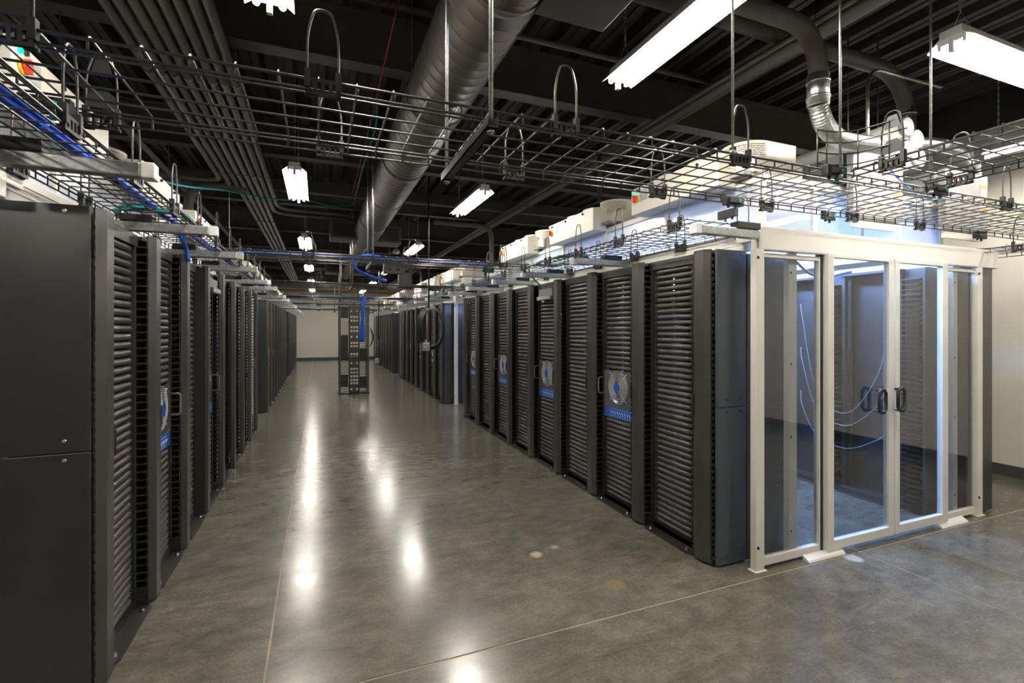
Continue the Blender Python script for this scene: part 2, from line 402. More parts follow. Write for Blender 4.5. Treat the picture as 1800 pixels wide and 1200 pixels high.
def mgr_body(s):
    m = MB(s); m.box(0.29, 0.31, 0.0, MW, 0.0, HT - .004)
    m.prism([(0.03, 0.03), (0.055, 0.0), (0.31, 0.0), (0.31, MW), (0.055, MW), (0.03, MW - .03)], HT - .03, HT - .008)
    m.box(0.03, 0.31, 0.006, MW - .006, 0.004, 0.04)
    return m.mesh('body', M_BLACK)
def mgr_door(s):
    m = MB(s)
    m.prism([(0.0, 0.055), (0.0, MW - .055), (0.030, MW - .010), (0.040, MW - .010), (0.040, .020), (0.030, .020)][::-1], 0.018, HT)
    return m.mesh('door', M_DOOR)
def latch(s, far):
    m = MB(s); y = MW - 0.040 if far else 0.012
    m.box(0.004, 0.020, y, y + 0.026, 1.00, 1.13); m.cm = 1; m.box(0.0015, 0.006, y + .006, y + 0.022, 1.01, 1.12)
    return m.mesh('latch', [M_BLACK, M_HOLE])
FAN0, FAN1 = 16, 26        # blank positions the fan unit takes
def fan_plate(s):
    m = MB(s); z0, z1 = 0.062 + FAN0 * U, 0.062 + FAN1 * U
    cz, cy, R = z0 + 0.292, RW / 2 - 0.0, 0.150
    # plate with a round opening
    seg = 24; inner = [(cy + R * math.cos(2 * PI * k / seg), cz + R * math.sin(2 * PI * k / seg)) for k in range(seg)]
    y0, y1 = 0.025, RW - 0.025; outer = []
    for k in range(seg):
        c, si = math.cos(2 * PI * k / seg), math.sin(2 * PI * k / seg)
        t = min(((y1 - cy) / c if c > 0 else (y0 - cy) / c) if abs(c) > 1e-6 else 9, ((z1 - 0.004 - cz) / si if si > 0 else (z0 + .004 - cz) / si) if abs(si) > 1e-6 else 9)
        outer.append((cy + c * t, cz + si * t))
    x = 0.084
    vs = [(x, a, b) for a, b in inner] + [(x, a, b) for a, b in outer] + [(x + .03, a, b) for a, b in inner]
    fs = [(k, seg + k, seg + (k + 1) % seg, (k + 1) % seg) for k in range(seg)] + [(k, (k + 1) % seg, 2 * seg + (k + 1) % seg, 2 * seg + k) for k in range(seg)]
    m.add(vs, [f[::-1] for f in fs])
    for (yy, zz) in ((y0, z0 + .004), (y0, z1 - .004), (y1, z0 + .004), (y1, z1 - .004)):     # fill the corners
        m.box(x + .0004, x + .004, min(yy, cy + (0.155 if yy > cy else -0.155)), max(yy, cy + (0.155 if yy > cy else -0.155)), min(zz, cz + (.155 if zz > cz else -.155)), max(zz, cz + (.155 if zz > cz else -.155)))
    return m.mesh('fan_plate', M_FANPL)
def fan_guard(s):
    m = MB(s); cz, cy = 0.062 + FAN0 * U + 0.292, RW / 2
    for j in range(9):
        R = 0.048 + 0.0125 * j; x = 0.066 + 0.0016 * j
        m.tube([(x, cy + R * math.cos(t), cz + R * math.sin(t)) for t in [2 * PI * k / 24 for k in range(25)]], 0.0031, 4, cap=False)
    for q in range(4):
        t = PI / 4 + q * PI / 2
        m.tube([(0.066, cy + 0.04 * math.cos(t), cz + 0.04 * math.sin(t)), (0.080, cy + 0.165 * math.cos(t), cz + 0.165 * math.sin(t))], 0.003, 5)
        m.disc((0.084, cy + 0.168 * math.cos(t), cz + 0.168 * math.sin(t)), 'x', 0.008, -0.008, 8)
    return m.mesh('fan_guard', M_GUARD)
def fan_rotor(s):
    m = MB(s); cz, cy = 0.062 + FAN0 * U + 0.292, RW / 2
    m.tube([(0.10, cy, cz), (0.15, cy, cz)], 0.05, 14)
    for q in range(7):
        t = 2 * PI * q / 7; vs = []
        for (R, dt, x) in ((0.05, 0.0, 0.105), (0.14, 0.12, 0.105), (0.14, 0.75, 0.135), (0.05, 0.7, 0.135)):
            vs.append((x, cy + R * math.cos(t + dt), cz + R * math.sin(t + dt)))
        m.add(vs + [(a + .002, b, c) for a, b, c in vs], [(0, 1, 2, 3), (7, 6, 5, 4)])
    return m.mesh('fan_rotor', M_BLACK)
def fan_hub(s):
    m = MB(s); cz, cy = 0.062 + FAN0 * U + 0.292, RW / 2
    m.tube([(0.060, cy, cz), (0.067, cy, cz)], 0.038, 16)
    m.box(0.060, 0.067, cy - .018, cy + .018, cz - .050, cz + .050)
    return m.mesh('hub_badge', M_FANBLUE)
def fan_strip(s):
    m = MB(s); z0 = 0.062 + FAN0 * U; m.box(0.079, 0.085, 0.03, RW - .06, z0 + .012, z0 + 0.105)
    m.cm = 1
    for k in range(9):
        y = 0.075 + k * 0.037
        m.box(0.0775, 0.080, y, y + .014, z0 + .088, z0 + .093)
        m.prism([(y, z0 + .052), (y + .008, z0 + .052), (y + .022, z0 + .072), (y + .014, z0 + .072)], 0.0765, 0.080, 'x')
        for q in range(3): m.box(0.0778, 0.080, y, y + .010, z0 + .020 + q * .010, z0 + .024 + q * .010)
    m.cm = 2; m.box(0.076, 0.080, RW - .115, RW - .10, z0 + .058, z0 + .070)
    return m.mesh('control_strip', [M_FANBLUE, M_PRINT, M_RED])
def fan_handle(s):
    m = MB(s); z = 0.062 + FAN0 * U + 0.215; y = RW - 0.032
    m.tube([(0.084, y, z), (0.035, y, z), (0.022, y, z + .015), (0.022, y, z + .135), (0.035, y, z + .15), (0.084, y, z + .15)], 0.007, 6)
    return m.mesh('handle', M_HANDLE)
def far_rolls(s, fan):
    """blanks of a distant rack, too small to pick apart: one joined part"""
    m = MB(s)
    for k in range(45):
        if fan and FAN0 <= k < FAN1: continue
        z = 0.062 + (k + .5) * U; x = 0.088; y0, y1 = 0.035, RW - .035
        vs = []
        for yy in (y0 + .03, y1 - .03): vs += [(x + .014, yy, z - .0195), (x - .006, yy, z - .010), (x - .010, yy, z + .004), (x + .002, yy, z + .016), (x + .014, yy, z + .0195)]
        m.add(vs, [(i, 5 + i, 6 + i, i + 1) for i in range(4)])
        m.box(x + .008, x + .014, y0, y0 + .03, z - .016, z + .016); m.box(x + .008, x + .014, y1 - .03, y1, z - .016, z + .016)
    return m.mesh('blanking_rolls', M_ROLL)

ROWS = {'right': (1, 2.42), 'left': (-1, -0.88)}
PODS = {'right': [2.50, 10.0, 17.48], 'left': [2.64, 10.23, 17.6]}
EMPTY_RACKS = {('left', 0, 5), ('right', 1, 2), ('left', 1, 3)}
def make_rack(side, pod, i):
    s, xf = ROWS[side]; y = PODS[side][pod] + i * PITCH + MW + .002
    fan = (i % 2 == 1) and (side, pod, i) not in EMPTY_RACKS
    near = pod == 0
    extra = 'blanking rolls around a blue fan unit' if fan else ('dark empty front' if (side, pod, i) in EMPTY_RACKS else 'front full of blanking rolls')
    t = thing('server_rack', f'black server rack, {extra}, {ORD[i]} in the {PODN[pod]} {side} block', 'rack', (xf, y, 0), f'server racks of the {PODN[pod]} {side} block')
    put('frame', cached(('frame', s), lambda: rack_frame(s)), t)
    bp = put('base_plate', cached(('bp', s), lambda: base_plate(s)), t)
    for yy in (0.06, RW - .06): put('anchor_bolt', cached('bolt', bolt_mesh), bp, (s * 0.035, yy, 0.009))
    if (side, pod, i) in EMPTY_RACKS: return t
    if near:
        rm = cached(('roll', s), lambda: roll_mesh(s))
        for k in range(45):
            if fan and FAN0 <= k < FAN1: continue
            put('blanking_roll', rm, t, (0, 0, 0.062 + (k + .5) * U))
    else:
        put('blanking_rolls', cached(('far', s, fan), lambda: far_rolls(s, fan)), t, kind='stuff')
    if fan:
        p = put('fan_plate', cached(('fp', s), lambda: fan_plate(s)), t, label='silver fan plate with round wire guard')
        put('fan_rotor', cached(('fr', s), lambda: fan_rotor(s)), p); put('fan_guard', cached(('fg', s), lambda: fan_guard(s)), p)
        put('hub_badge', cached(('fh', s), lambda: fan_hub(s)), p, label='blue badge at the centre of the fan guard')
        put('control_strip', cached(('fs', s), lambda: fan_strip(s)), p, label='blue strip with white markings under the fan')
        put('handle', cached(('fn', s), lambda: fan_handle(s)), p)
    return t
def make_manager(side, pod, i):
    s, xf = ROWS[side]; y = PODS[side][pod] + i * PITCH
    n = ORD[i]
    t = thing('cable_manager', f'tall black cable manager door, {n} in the {PODN[pod]} {side} block', 'cable manager', (xf, y, 0), f'cable managers of the {PODN[pod]} {side} block')
    put('body', cached(('mb', s), lambda: mgr_body(s)), t); put('door', cached(('md', s), lambda: mgr_door(s)), t)
    solid = side == 'left' and pod == 0 and i == 3
    if solid: put('side_panel', cached(('cs', s), lambda: comb_mesh(s, 0.0, True)), t)
    else: put('finger_comb', cached(('c0', s), lambda: comb_mesh(s, 0.0)), t)
    put('finger_comb', cached(('c1', s), lambda: comb_mesh(s, MW - .006)), t)
    if pod == 0: put('latch', cached(('la', s), lambda: latch(s, True)), t)
    return t
for side in ROWS:
    for pod in range(3):
        for i in range(9):
            make_manager(side, pod, i)
            if i < 8: make_rack(side, pod, i)
# end panels closing the near end of each block
def end_panel(side, pod, d0, d1, tall, lab, name='end_panel'):
    s, xf = ROWS[side]; y = PODS[side][pod] - 0.012
    t = thing(name, lab, 'panel', (xf, y, 0))
    for z0, z1 in ((0.012, 1.064), (1.068, tall)):
        m = MB(s); m.cbox(d0, d1, -0.012, 0.010, z0, z1, 0.003)
        p = build('panel_sheet', m, M_PANEL if side == 'left' else (M_PANELSHEEN if pod == 0 else M_PANELN), t)
        for xx in (d0 + .085, d1 - .05):
            for zz in ((z0 + .05, z1 - .028) if pod == 0 else (z1 - .03,)):
                b = MB(s); b.disc((xx, -0.012, zz), 'y', 0.009, -0.006, 8); build('stud', b, M_STEEL if side == 'left' else M_BLACK, p)
    return t
for side in ROWS:
    for pod in range(3):
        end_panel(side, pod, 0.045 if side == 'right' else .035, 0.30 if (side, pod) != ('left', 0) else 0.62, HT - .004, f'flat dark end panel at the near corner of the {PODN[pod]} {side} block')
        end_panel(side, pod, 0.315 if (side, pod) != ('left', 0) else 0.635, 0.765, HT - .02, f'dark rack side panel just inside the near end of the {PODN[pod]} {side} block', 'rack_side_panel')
# outer row of the near right block, seen through the glass
def outer_rack(i):
    y = PODS['right'][0] + i * PITCH + MW + .002
    t = thing('server_rack', f'open black server rack inside the glazed aisle, {ORD[i]} behind the glass doors', 'rack', (5.50, y, 0), 'open racks inside the glazed aisle')
    m = MB(-1)
    for yy in (0.0, RW - .03):
        m.box(0.62, 0.70, yy, yy + .03, 0, HT - .012); m.box(0.08, 0.16, yy, yy + .03, 0, HT - .012)
    m.box(0.08, 0.75, 0, RW, HT - .03, HT - .006); m.box(0.08, 0.75, 0, RW, 0.008, 0.05); m.box(0.56, 0.57, 0.02, RW - .02, 0.05, HT - .03)
    build('frame', m, M_BLACK, t)
    r = MB(-1)
    for yy in (0.035, RW - .06):
        r.box(0.66, 0.664, yy, yy + .025, 0.06, HT - .04)
    rail = build('mounting_rail', r, M_BLACK, t)
    h = MB(-1)
    for yy in (0.035, RW - .06):
        for k in range(90): h.box(0.664, 0.666, yy + .009, yy + .017, 0.08 + k * .0222, 0.088 + k * .0222)
    build('rail_holes', h, M_STEEL, rail, kind='stuff')
    b = MB(-1); b.box(0.70, 0.79, 0.0, RW, 0, 0.009); build('base_plate', b, M_BLACK, t)
    return t
for i in range(5): outer_rack(i)
t = thing('end_panel', 'dark end panel at the outer right corner of the nearest right block', 'panel', (5.50, 2.385, 0))
m = MB(-1); m.cbox(0.0, 0.215, -0.012, 0.010, 0.012, HT - .01, .003); build('panel_sheet', m, M_PANEL, t)
t = thing('rack_side_panel', 'dark rack side panel behind the right hand fixed glass pane', 'panel', (5.50, PODS['right'][0] - .012, 0))
for z0, z1 in ((0.012, 1.064), (1.068, HT - .02)):
    m = MB(-1); m.cbox(0.315, 0.765, -0.012, 0.010, z0, z1, .003); build('panel_sheet', m, M_PANEL, t)
for i in range(0, 6):
    t = thing('cable_manager', f'black cable manager inside the glazed aisle, {ORD[i]} behind the glass doors', 'cable manager', (5.50, PODS['right'][0] + i * PITCH, 0), 'managers inside the glazed aisle')
    m = MB(-1); m.box(0.35 if i == 0 else 0.03, 0.38 if i == 0 else 0.06, 0.005, MW - .005, 0.0, HT - .01); m.box(0.62, 0.66, 0.005, MW - .005, 0.0, HT - .01); m.box(0.38 if i == 0 else 0.06, 0.62, MW / 2 - .005, MW / 2 + .005, 0.0, HT - .01); build('body', m, M_BLACK, t)
    put('finger_comb', cached('cin', lambda: [m2 for m2 in [MB(-1)] if [m2.box(0.66, 0.76, 0.02, MW - .02, 0.06 + k * U, 0.068 + k * U) for k in range(45)]][0].mesh('finger_comb', M_BLACK)), t, kind='stuff')
for i in range(9):
    if i in (0,):
        t = thing('cable_manager', 'tall black cable manager at the outer right edge of the nearest right block', 'cable manager', (5.50, 2.40, 0))
        put('body', cached(('mb', -1), lambda: mgr_body(-1)), t); put('door', cached(('md', -1), lambda: mgr_door(-1)), t)

# ------------------------------------------------------------------ aisle containments
ZB0, ZB1 = 2.133, 2.268       # white beam on top of the racks
def containment(side, pod):
    s, xf = ROWS[side]; ya = PODS[side][pod]; yb = ya + 8 * PITCH + MW
    width = 3.08
    t = thing('aisle_containment', f'white framed polycarbonate aisle enclosure on top of the {PODN[pod]} {side} block', 'enclosure', (xf, ya, 0))
    ln = yb - ya
    for d in (0.325, width - .385):
        m = MB(s); m.cbox(d, d + .06, 0.0, ln, ZB0, ZB1, .004); m.box(d - .004, d, 0.0, ln, ZB0 + .045, ZB0 + .052); m.box(d - .004, d, 0.0, ln, ZB0 + .09, ZB0 + .094)
        for k in range(6): m.disc((d, 0.25 + k * (ln - .5) / 5, ZB0 + .07), 'x', 0.006, -0.004, 6)
        build('side_beam', m, M_WHITE, t)
    # header across the doors
    m = MB(s); h0 = 0.257 if side == 'right' else 0.272; m.cbox(h0, width + .01, -0.165, -0.10, 2.116, 2.272, .005); m.box(h0, 0.30, -0.10, 0.02, 2.18, 2.272); m.box(width - .35, width - .31, -0.10, 0.02, 2.18, 2.272)
    m.box(0.295, width - .35, -0.10, -0.03, 2.255, 2.272)
    build('header_beam', m, M_WHITE, t)
    # upper frame: posts, rails, polycarbonate
    zt = 2.675
    px = [0.495 if side == 'right' else 0.565, width - .495]
    n = 6
    for d in px:
        for k in range(n + 1):
            y = 0.02 + k * (ln - .04) / n
            m = MB(s); m.box(d - .022, d + .022, y - .022, y + .022, ZB0 + .01, zt); build('upper_post', m, M_ALU, t)
        for z in (ZB1 - .02, zt - .045):
            m = MB(s); m.box(d - .018, d + .018, 0.02, ln - .02, z, z + .045); build('rail', m, M_ALU, t)
        for k in range(n):
            y = 0.02 + k * (ln - .04) / n
            m = MB(s); m.box(d - .004, d + .004, y + .022, y + (ln - .04) / n - .022, ZB1 + .02, zt - .045); build('polycarbonate_panel', m, M_POLY, t)
    for (yy, nm) in ((0.0, 'front'), (ln, 'rear')):
        xsq = [px[0], 1.02, 1.55, 2.02, px[1]]
        if nm == 'front':
            for d in xsq[1:-1]:
                m = MB(s); m.box(d - .02, d + .02, yy, yy + .035, ZB1, zt + .15 if d == 2.02 else zt); build('upper_post', m, M_ALU, t)
        for k in range(4):
            m = MB(s); m.box(xsq[k] + .022, xsq[k + 1] - .022, yy + .012, yy + .02, ZB1, zt - .045); build('polycarbonate_panel' if nm == 'front' else 'rear_light_block', m, M_POLY if nm == 'front' else M_GREYC, t)  # rear ones made opaque to hold back the aisle light
        m = MB(s); m.box(px[0], px[1], yy - .005, yy + .035, zt - .045, zt); build('rail', m, M_ALU, t)
        m = MB(s); m.box(px[0], px[1], yy - .005, yy + .035, ZB1 - .02, ZB1 + .02); build('rail', m, M_ALU, t)
    for k in range(4):
        m = MB(s); y = k * ln / 4; m.box(px[0], px[1], y + .004, y + ln / 4 - .004, zt, zt + .018); build('roof_panel', m, M_GREYC if pod == 0 else M_POLY, t)
    # solid panel added at the rear, keeps the aisle light off the next block
    m = MB(s); m.box(0.74, width - .74, ln - .06, ln - .03, 0.0, 2.13); build('rear_light_block', m, M_GREYC, t)
    # white corner posts of the door end
    for d in ((0.232, width - .307) if (side, pod) != ('left', 0) else (width - .307,)):
        m = MB(s); m.cbox(d, d + .075, -0.165, -0.12, 0.0, 2.116, .004); m.cbox(d - .015, d + .09, -0.175, -0.11, 0.0, 0.008, .002)
        m.cm = 1; m.disc((d + .018, -0.165, 0.16), 'y', 0.010, -0.006, 8); m.disc((d + .018, -0.165, 2.06), 'y', 0.010, -0.006, 8)
        build('corner_post', m, [M_ALU, M_HOLE], t)
    return t
CONT = {}
for side in ROWS:
    for pod in range(3): CONT[(side, pod)] = containment(side, pod)

# glazed front of the near right block: two fixed side lights and two sliding doors
G = CONT[('right', 0)]; gx, gy = 2.42, PODS['right'][0]
def glazed(parent_name, xa, xb, y, ztop, z0=0.02, fw=0.05, bottom=0.06, th=0.04, handle=None, left_fw=None, right_fw=None):
    m = MB(); lf = left_fw or fw; rf = right_fw or fw
    m.cbox(xa, xa + lf, y, y + th, z0, ztop, .003); m.cbox(xb - rf, xb, y, y + th, z0, ztop, .003)
    m.cbox(xa + lf, xb - rf, y + .002, y + th - .002, z0, z0 + bottom, .003); m.cbox(xa + lf, xb - rf, y + .002, y + th - .002, ztop - .03, ztop, .003)
    d = build(parent_name, m, M_ALU, G)
    d.location = (-gx, -gy, 0)
    p = MB(); p.box(xa + lf - .004, xb - rf + .004, y + th / 2 - .003, y + th / 2 + .003, z0 + bottom - .004, ztop - .026)
    build('glass_pane', p, M_GLASS, d)
    if handle:
        h = MB(); yy = y - .040; zc = 1.062; w = 0.05
        pts = []
        ax, bx = handle - w / 2 - .014, handle + w / 2 + .014; zt_, zb_ = zc + .085, zc - .085; c = .025
        ring = [(ax + c, zb_), (bx - c, zb_), (bx, zb_ + c), (bx, zt_ - c), (bx - c, zt_), (ax + c, zt_), (ax, zt_ - c), (ax, zb_ + c)]
        h.tube([(x, yy, z) for x, z in ring + ring[:2]], 0.0115, 8, cap=False)
        h.tube([(handle, yy, zt_), (handle, y + .004, zt_ - .01)], 0.010, 8); h.tube([(handle, yy, zb_), (handle, y + .004, zb_ + .01)], 0.010, 8)
        build('pull_handle', h, M_BLACK, d, label='black loop pull handle')
    return d
YG = 2.318
glazed('fixed_side_light', 2.727, 3.285, YG + .035, 2.10, fw=0.014, bottom=0.055)
for xa, xb in ((3.005, 3.085),):
    m = MB(); m.cbox(xa, xb, YG + .06, YG + .10, 0.05, 2.115, .003)
    m.cm = 1
    for z in (0.20, 0.85, 1.35, 1.98): m.disc((xa + .02, YG + .06, z), 'y', 0.008, -0.005, 8)
    o = build('mullion', m, [M_ALU, M_BASEB], G); o.location = (-gx, -gy, 0)
glazed('sliding_door', 3.315, 4.045, YG, 2.125, z0=0.035, left_fw=0.062, right_fw=0.060, bottom=0.065, handle=3.84)
glazed('sliding_door', 4.062, 4.735, YG, 2.125, z0=0.035, left_fw=0.052, right_fw=0.072, bottom=0.065, handle=4.060)
glazed('fixed_side_light', 4.75, 5.262, YG + .035, 2.10, fw=0.014, bottom=0.055, right_fw=0.055)
m = MB(); m.cbox(4.93, 4.99, YG + .06, YG + .10, 0.05, 2.115, .003); m.cm = 1
for z in (0.20, 0.85, 1.35, 1.98): m.disc((4.945, YG + .06, z), 'y', 0.008, -0.005, 8)
o = build('mullion', m, [M_ALU, M_BASEB], G); o.location = (-gx, -gy, 0)
for xa, xb in ((3.10, 3.47), (4.62, 4.98)):
    m = MB(); m.prism([(YG - .02, 0.0), (YG + .03, 0.0), (YG + .03, 0.035), (YG - .012, 0.012)], xa, xb, 'x')
    o = build('floor_guide', m, M_ALU, G); o.location = (-gx, -gy, 0)
m = MB(); m.box(3.285, 3.31, YG + .035, YG + .075, 0.02, 2.115)
o = build('gasket', m, M_BLACK, G); o.location = (-gx, -gy, 0)

# ------------------------------------------------------------------ cooling units on the containments
def ac_meshes():
    R = {}
    # local frame: aisle face at x=0 looking to -x, far end of the face at y=0, unit runs to -y
    m = MB(); m.cbox(0.0, 0.17, -1.06, 0.0, 2.645, 2.885, .004)
    for k in range(3): m.box(0.03, 0.14, -1.063, -1.058, 2.74 + k * .04, 2.745 + k * .04)
    R['body'] = m.mesh('body', M_CREAM)
    m = MB(); m.cbox(0.17, 0.66, -1.22, -0.01, 2.72, 2.835, .004); R['condenser_case'] = m.mesh('condenser_case', M_CREAM)
    m = MB(); m.box(0.10, 0.64, -1.2, -0.02, 2.70, 2.725); R['drip_tray'] = m.mesh('drip_tray', M_GREYC)
    # shroud: perforated half drum on the aisle side, solid box behind
    m = MB(); r = 0.185; cx = 0.185 + 0.17; z0, z1 = 2.835, 2.975; seg = 44; rows = 9
    ang = [PI / 2 + PI * k / seg for k in range(seg + 1)]
    for i in range(rows):
        for k in range(seg):
            if 0 < k < seg - 1 and 0 < i < rows - 1:
                # perforated cell: frame strips around a hole, drawn as two thin strips
                za, zb = z0 + (z1 - z0) * i / rows, z0 + (z1 - z0) * (i + 1) / rows; off = 0.35 if i % 2 else 0.0
                a0, a1 = ang[k] + off * PI / seg, ang[k + 1] + off * PI / seg; am = a0 + (a1 - a0) * 0.36
                m.add([(cx + r * math.cos(q), r * math.sin(q), z) for q, z in ((a0, za), (am, za), (am, zb), (a0, zb))], [(0, 1, 2, 3)])
                zm = za + (zb - za) * 0.34
                m.add([(cx + r * math.cos(q), r * math.sin(q), z) for q, z in ((am, za), (a1, za), (a1, zm), (am, zm))], [(0, 1, 2, 3)])
            else:
                za, zb = z0 + (z1 - z0) * i / rows, z0 + (z1 - z0) * (i + 1) / rows
                m.add([(cx + r * math.cos(q), r * math.sin(q), z) for q, z in ((ang[k], za), (ang[k + 1], za), (ang[k + 1], zb), (ang[k], zb))], [(0, 1, 2, 3)])
    R['shroud_mesh'] = m.mesh('shroud_mesh', M_CREAM)
    m = MB(); top = [(cx + r * math.cos(a), r * math.sin(a)) for a in ang]
    m.prism([(0.655, r), *top, (0.655, -r)], z1, z1 + .006)
    m.box(cx, 0.655, -r, -r + .004, z0, z1); m.box(cx, 0.655, r - .004, r, z0, z1); m.box(0.651, 0.655, -r, r, z0, z1)
    R['fan_shroud'] = m.mesh('fan_shroud', M_CREAM)
    m = MB(); m.tube([(-.001, -0.055, 2.845), (-.012, -0.055, 2.845)], 0.014, 10); R['indicator_lamp'] = m.mesh('indicator_lamp', M_GREEN)
    m = MB(); m.tube([(0, -.075, 2.782), (-.012, -.075, 2.782)], 0.037, 14); R['switch_plate'] = m.mesh('switch_plate', M_YEL)
    m = MB(); m.cbox(-.04, -.012, -0.086, -0.064, 2.750, 2.814, .003); m.tube([(-.012, -.075, 2.782), (-.022, -.075, 2.782)], 0.026, 12); R['switch_knob'] = m.mesh('switch_knob', M_RED)
    m = MB(); m.box(-.003, .001, -0.235, -0.125, 2.752, 2.852); R['rating_plate'] = m.mesh('rating_plate', M_GREYLAB)
    m = MB(); m.box(-.012, 0, -.010, .010, -.010, .010); m.box(-.018, -.012, -.004, .004, -.012, .012); R['latch'] = m.mesh('latch', M_BLACK)
    return R
ACM = ac_meshes()
def ac_unit(xf, yfar, flip, label, group):
    t = thing('cooling_unit', label, 'cooling unit', (xf, yfar, 0), group, rot=(0, 0, PI) if flip else None)
    b = put('body', ACM['body'], t)
    cc = put('condenser_case', ACM['condenser_case'], t); put('drip_tray', ACM['drip_tray'], t)
    for k in range(3):
        sh = put('fan_shroud', ACM['fan_shroud'], cc, (0, -0.215 - .385 * k, 0)); sh2 = put('shroud_mesh', ACM['shroud_mesh'], cc, (0, -0.215 - .385 * k, 0))
    put('indicator_lamp', ACM['indicator_lamp'], b, label='small lit green lamp')
    p = put('rotary_switch', ACM['switch_plate'], t, label='yellow and red rotary switch'); put('switch_knob', ACM['switch_knob'], p)
    put('rating_plate', ACM['rating_plate'], b, label='grey rating plate'); 
    for yy in (-0.10, -0.45, -0.85): put('latch', ACM['latch'], b, (0, yy, 2.855))
    return t
for pod in range(3):
    for k in range(3):
        y = PODS['right'][pod] + 1.28 + 1.74 * k
        ac_unit(2.72, y, False, f'cream cooling unit with green lamp, {ORD[k]} on top of the {PODN[pod]} right block', 'cooling units on the right blocks')
        ac_unit(-1.245, PODS['left'][pod] + (0.14 if pod == 0 else .3) + 1.71 * k, True, f'cream cooling unit with green lamp, {ORD[k]} on top of the {PODN[pod]} left block', 'cooling units on the left blocks')
# grey air handling cabinets with warning labels over the glass doors
for xa, xb, y0, lab in ((3.70, 4.29, 2.455, 'grey air handling cabinet with orange warning labels above the sliding glass doors'), (4.85, 5.48, 2.455, 'grey air handling cabinet with orange labels above the right end of the header')):
    t = thing('air_cabinet', lab, 'cabinet', (xa, y0, 0))
    m = MB(); m.cbox(0, xb - xa, -.06, -0.008, 2.43, 2.93, .004); m.cbox(0.02, xb - xa - .10, 0.03, 1.1, 2.735, 2.93, .004); build('body', m, M_GREYC, t)
    m = MB(); m.box(xb - xa - .115, xb - xa - .035, -.064, -.059, 2.62, 2.85); l = build('warning_label', m, M_PRINT, t, label='white label with three orange bars')
    for z in (2.625, 2.72, 2.815):
        m = MB(); m.box(xb - xa - .112, xb - xa - .038, -.066, -.063, z, z + .028); build('orange_bar', m, M_ORANGE, l)
    m = MB(); m.box(0.04, xb - xa - .06, -.04, -.012, 2.36, 2.43); build('drain_pan', m, M_CREAM, t)

# ------------------------------------------------------------------ light fixtures
def strip_meshes(L):
    R = {}; h = L / 2
    m = MB(); m.cbox(-.055, .055, -h, h, 0.045, 0.10, .004)
    m.prism([(-.115, 0.005), (-.055, 0.05), (.055, 0.05), (.115, 0.005), (.115, 0.011), (.058, 0.058), (-.058, 0.058), (-.115, 0.011)][::-1], -h, h, 'y')
    R['housing'] = m.mesh('housing', M_REFL)
    m = MB()
    for x in (-.06, .06): m.box(x - .008, x + .008, -.010, .004, 0.0, 0.05)
    m.box(-.07, .07, -.008, .002, .022, .05); m.box(-.013, .013, -.018, .010, -.03, .05)
    R['lamp_holder'] = m.mesh('lamp_holder', M_CAP)
    m = MB(); m.tube([(0, -h + .025, 0), (0, h - .025, 0)], 0.017, 10); R['tube'] = m.mesh('tube', M_TUBE)
    m = MB(); m.tube([(0, -h + .025, 0), (0, h - .025, 0)], 0.017, 10); R['btube'] = m.mesh('cool_tube', M_TUBEB)
    m = MB(); m.tube([(0, -h + .025, 0), (0, h - .025, 0)], 0.017, 10); R['ctube'] = m.mesh('cool_tube', M_TUBEC)
    m = MB(); top = 4.19 - 3.22
    m.tube([(-.05, 0, .10), (0, 0, .22), (.05, 0, .10)], 0.0022, 4)
    for k in range(int((top - .22) / .03) + 1):
        z = .22 + k * .03
        if k % 2: m.box(-.008, .008, -.002, .002, z, z + .036)
        else: m.box(-.002, .002, -.008, .008, z, z + .036)
    R['chain'] = m.mesh('hanging_chain', M_GALV)
    return R
SM = strip_meshes(1.26)
def strip_light(x, y, z, rz, label, group=None):
    t = thing('strip_light', label, 'light', (x, y, z), group, rot=(0, 0, rz))
    put('housing', SM['housing'], t)
    for q in (-1, 1): put('lamp_holder', SM['lamp_holder'], t, (0, q * .615, 0)); put('hanging_chain', SM['chain'], t, (0, q * .53, 0))
    for q in (-.06, .06): put('fluorescent_tube', SM['tube'], t, (q, 0, .012))
    return t
LY = [2.12, 6.12, 10.22, 14.4, 18.6, 22.8]
for k, y in enumerate(LY):
    strip_light(-0.227, y, 3.22, 0, f'strip light on chains, {ORD[k]} from the front in the left line over the aisle', 'strip lights over the left side of the aisle')
    strip_light(1.858, y, 3.22, 0, f'strip light on chains, {ORD[k]} from the front in the right line over the aisle', 'strip lights over the right side of the aisle')
strip_light(4.00, 1.64, 3.22, PI / 2, 'strip light hung crosswise at the upper right of the photo')
strip_light(5.85, 1.95, 3.22, 0, 'strip light near the right wall, low behind the wire tray')
strip_light(5.85, 6.12, 3.22, 0, 'strip light near the right wall, behind the cooling units')
strip_light(2.2, -2.0, 3.22, 0, 'strip light behind the camera over the open floor')
strip_light(5.0, -2.2, 3.22, 0, 'strip light behind the camera near the right wall')
strip_light(-3.0, -2.0, 3.22, 0, 'strip light behind the camera on the left')
strip_light(-4.6, 6.0, 3.22, 0, 'strip light beside the left wall behind the left block')
# lights inside the containments
def inner_light(x, y, lab, cool=True):
    t = thing('aisle_light', lab, 'light', (x, y, 2.568))
    put('housing', SM['housing'], t)
    for q in (-.06, .06): put('cool_tube', SM['btube' if cool else 'ctube'], t, (q, 0, .012))
for pod in range(3):
    for k in range(2 if pod else 4):
        step = 1.4 if pod == 0 else 3.0
        for side, x in (('right', 3.96), ('left', -2.42)):
            inner_light(x, PODS[side][pod] + .85 + step * k, f'cool white strip light inside the {PODN[pod]} {side} enclosure, {ORD[k]} from the front', side == 'right' and pod == 0 and k < 2)

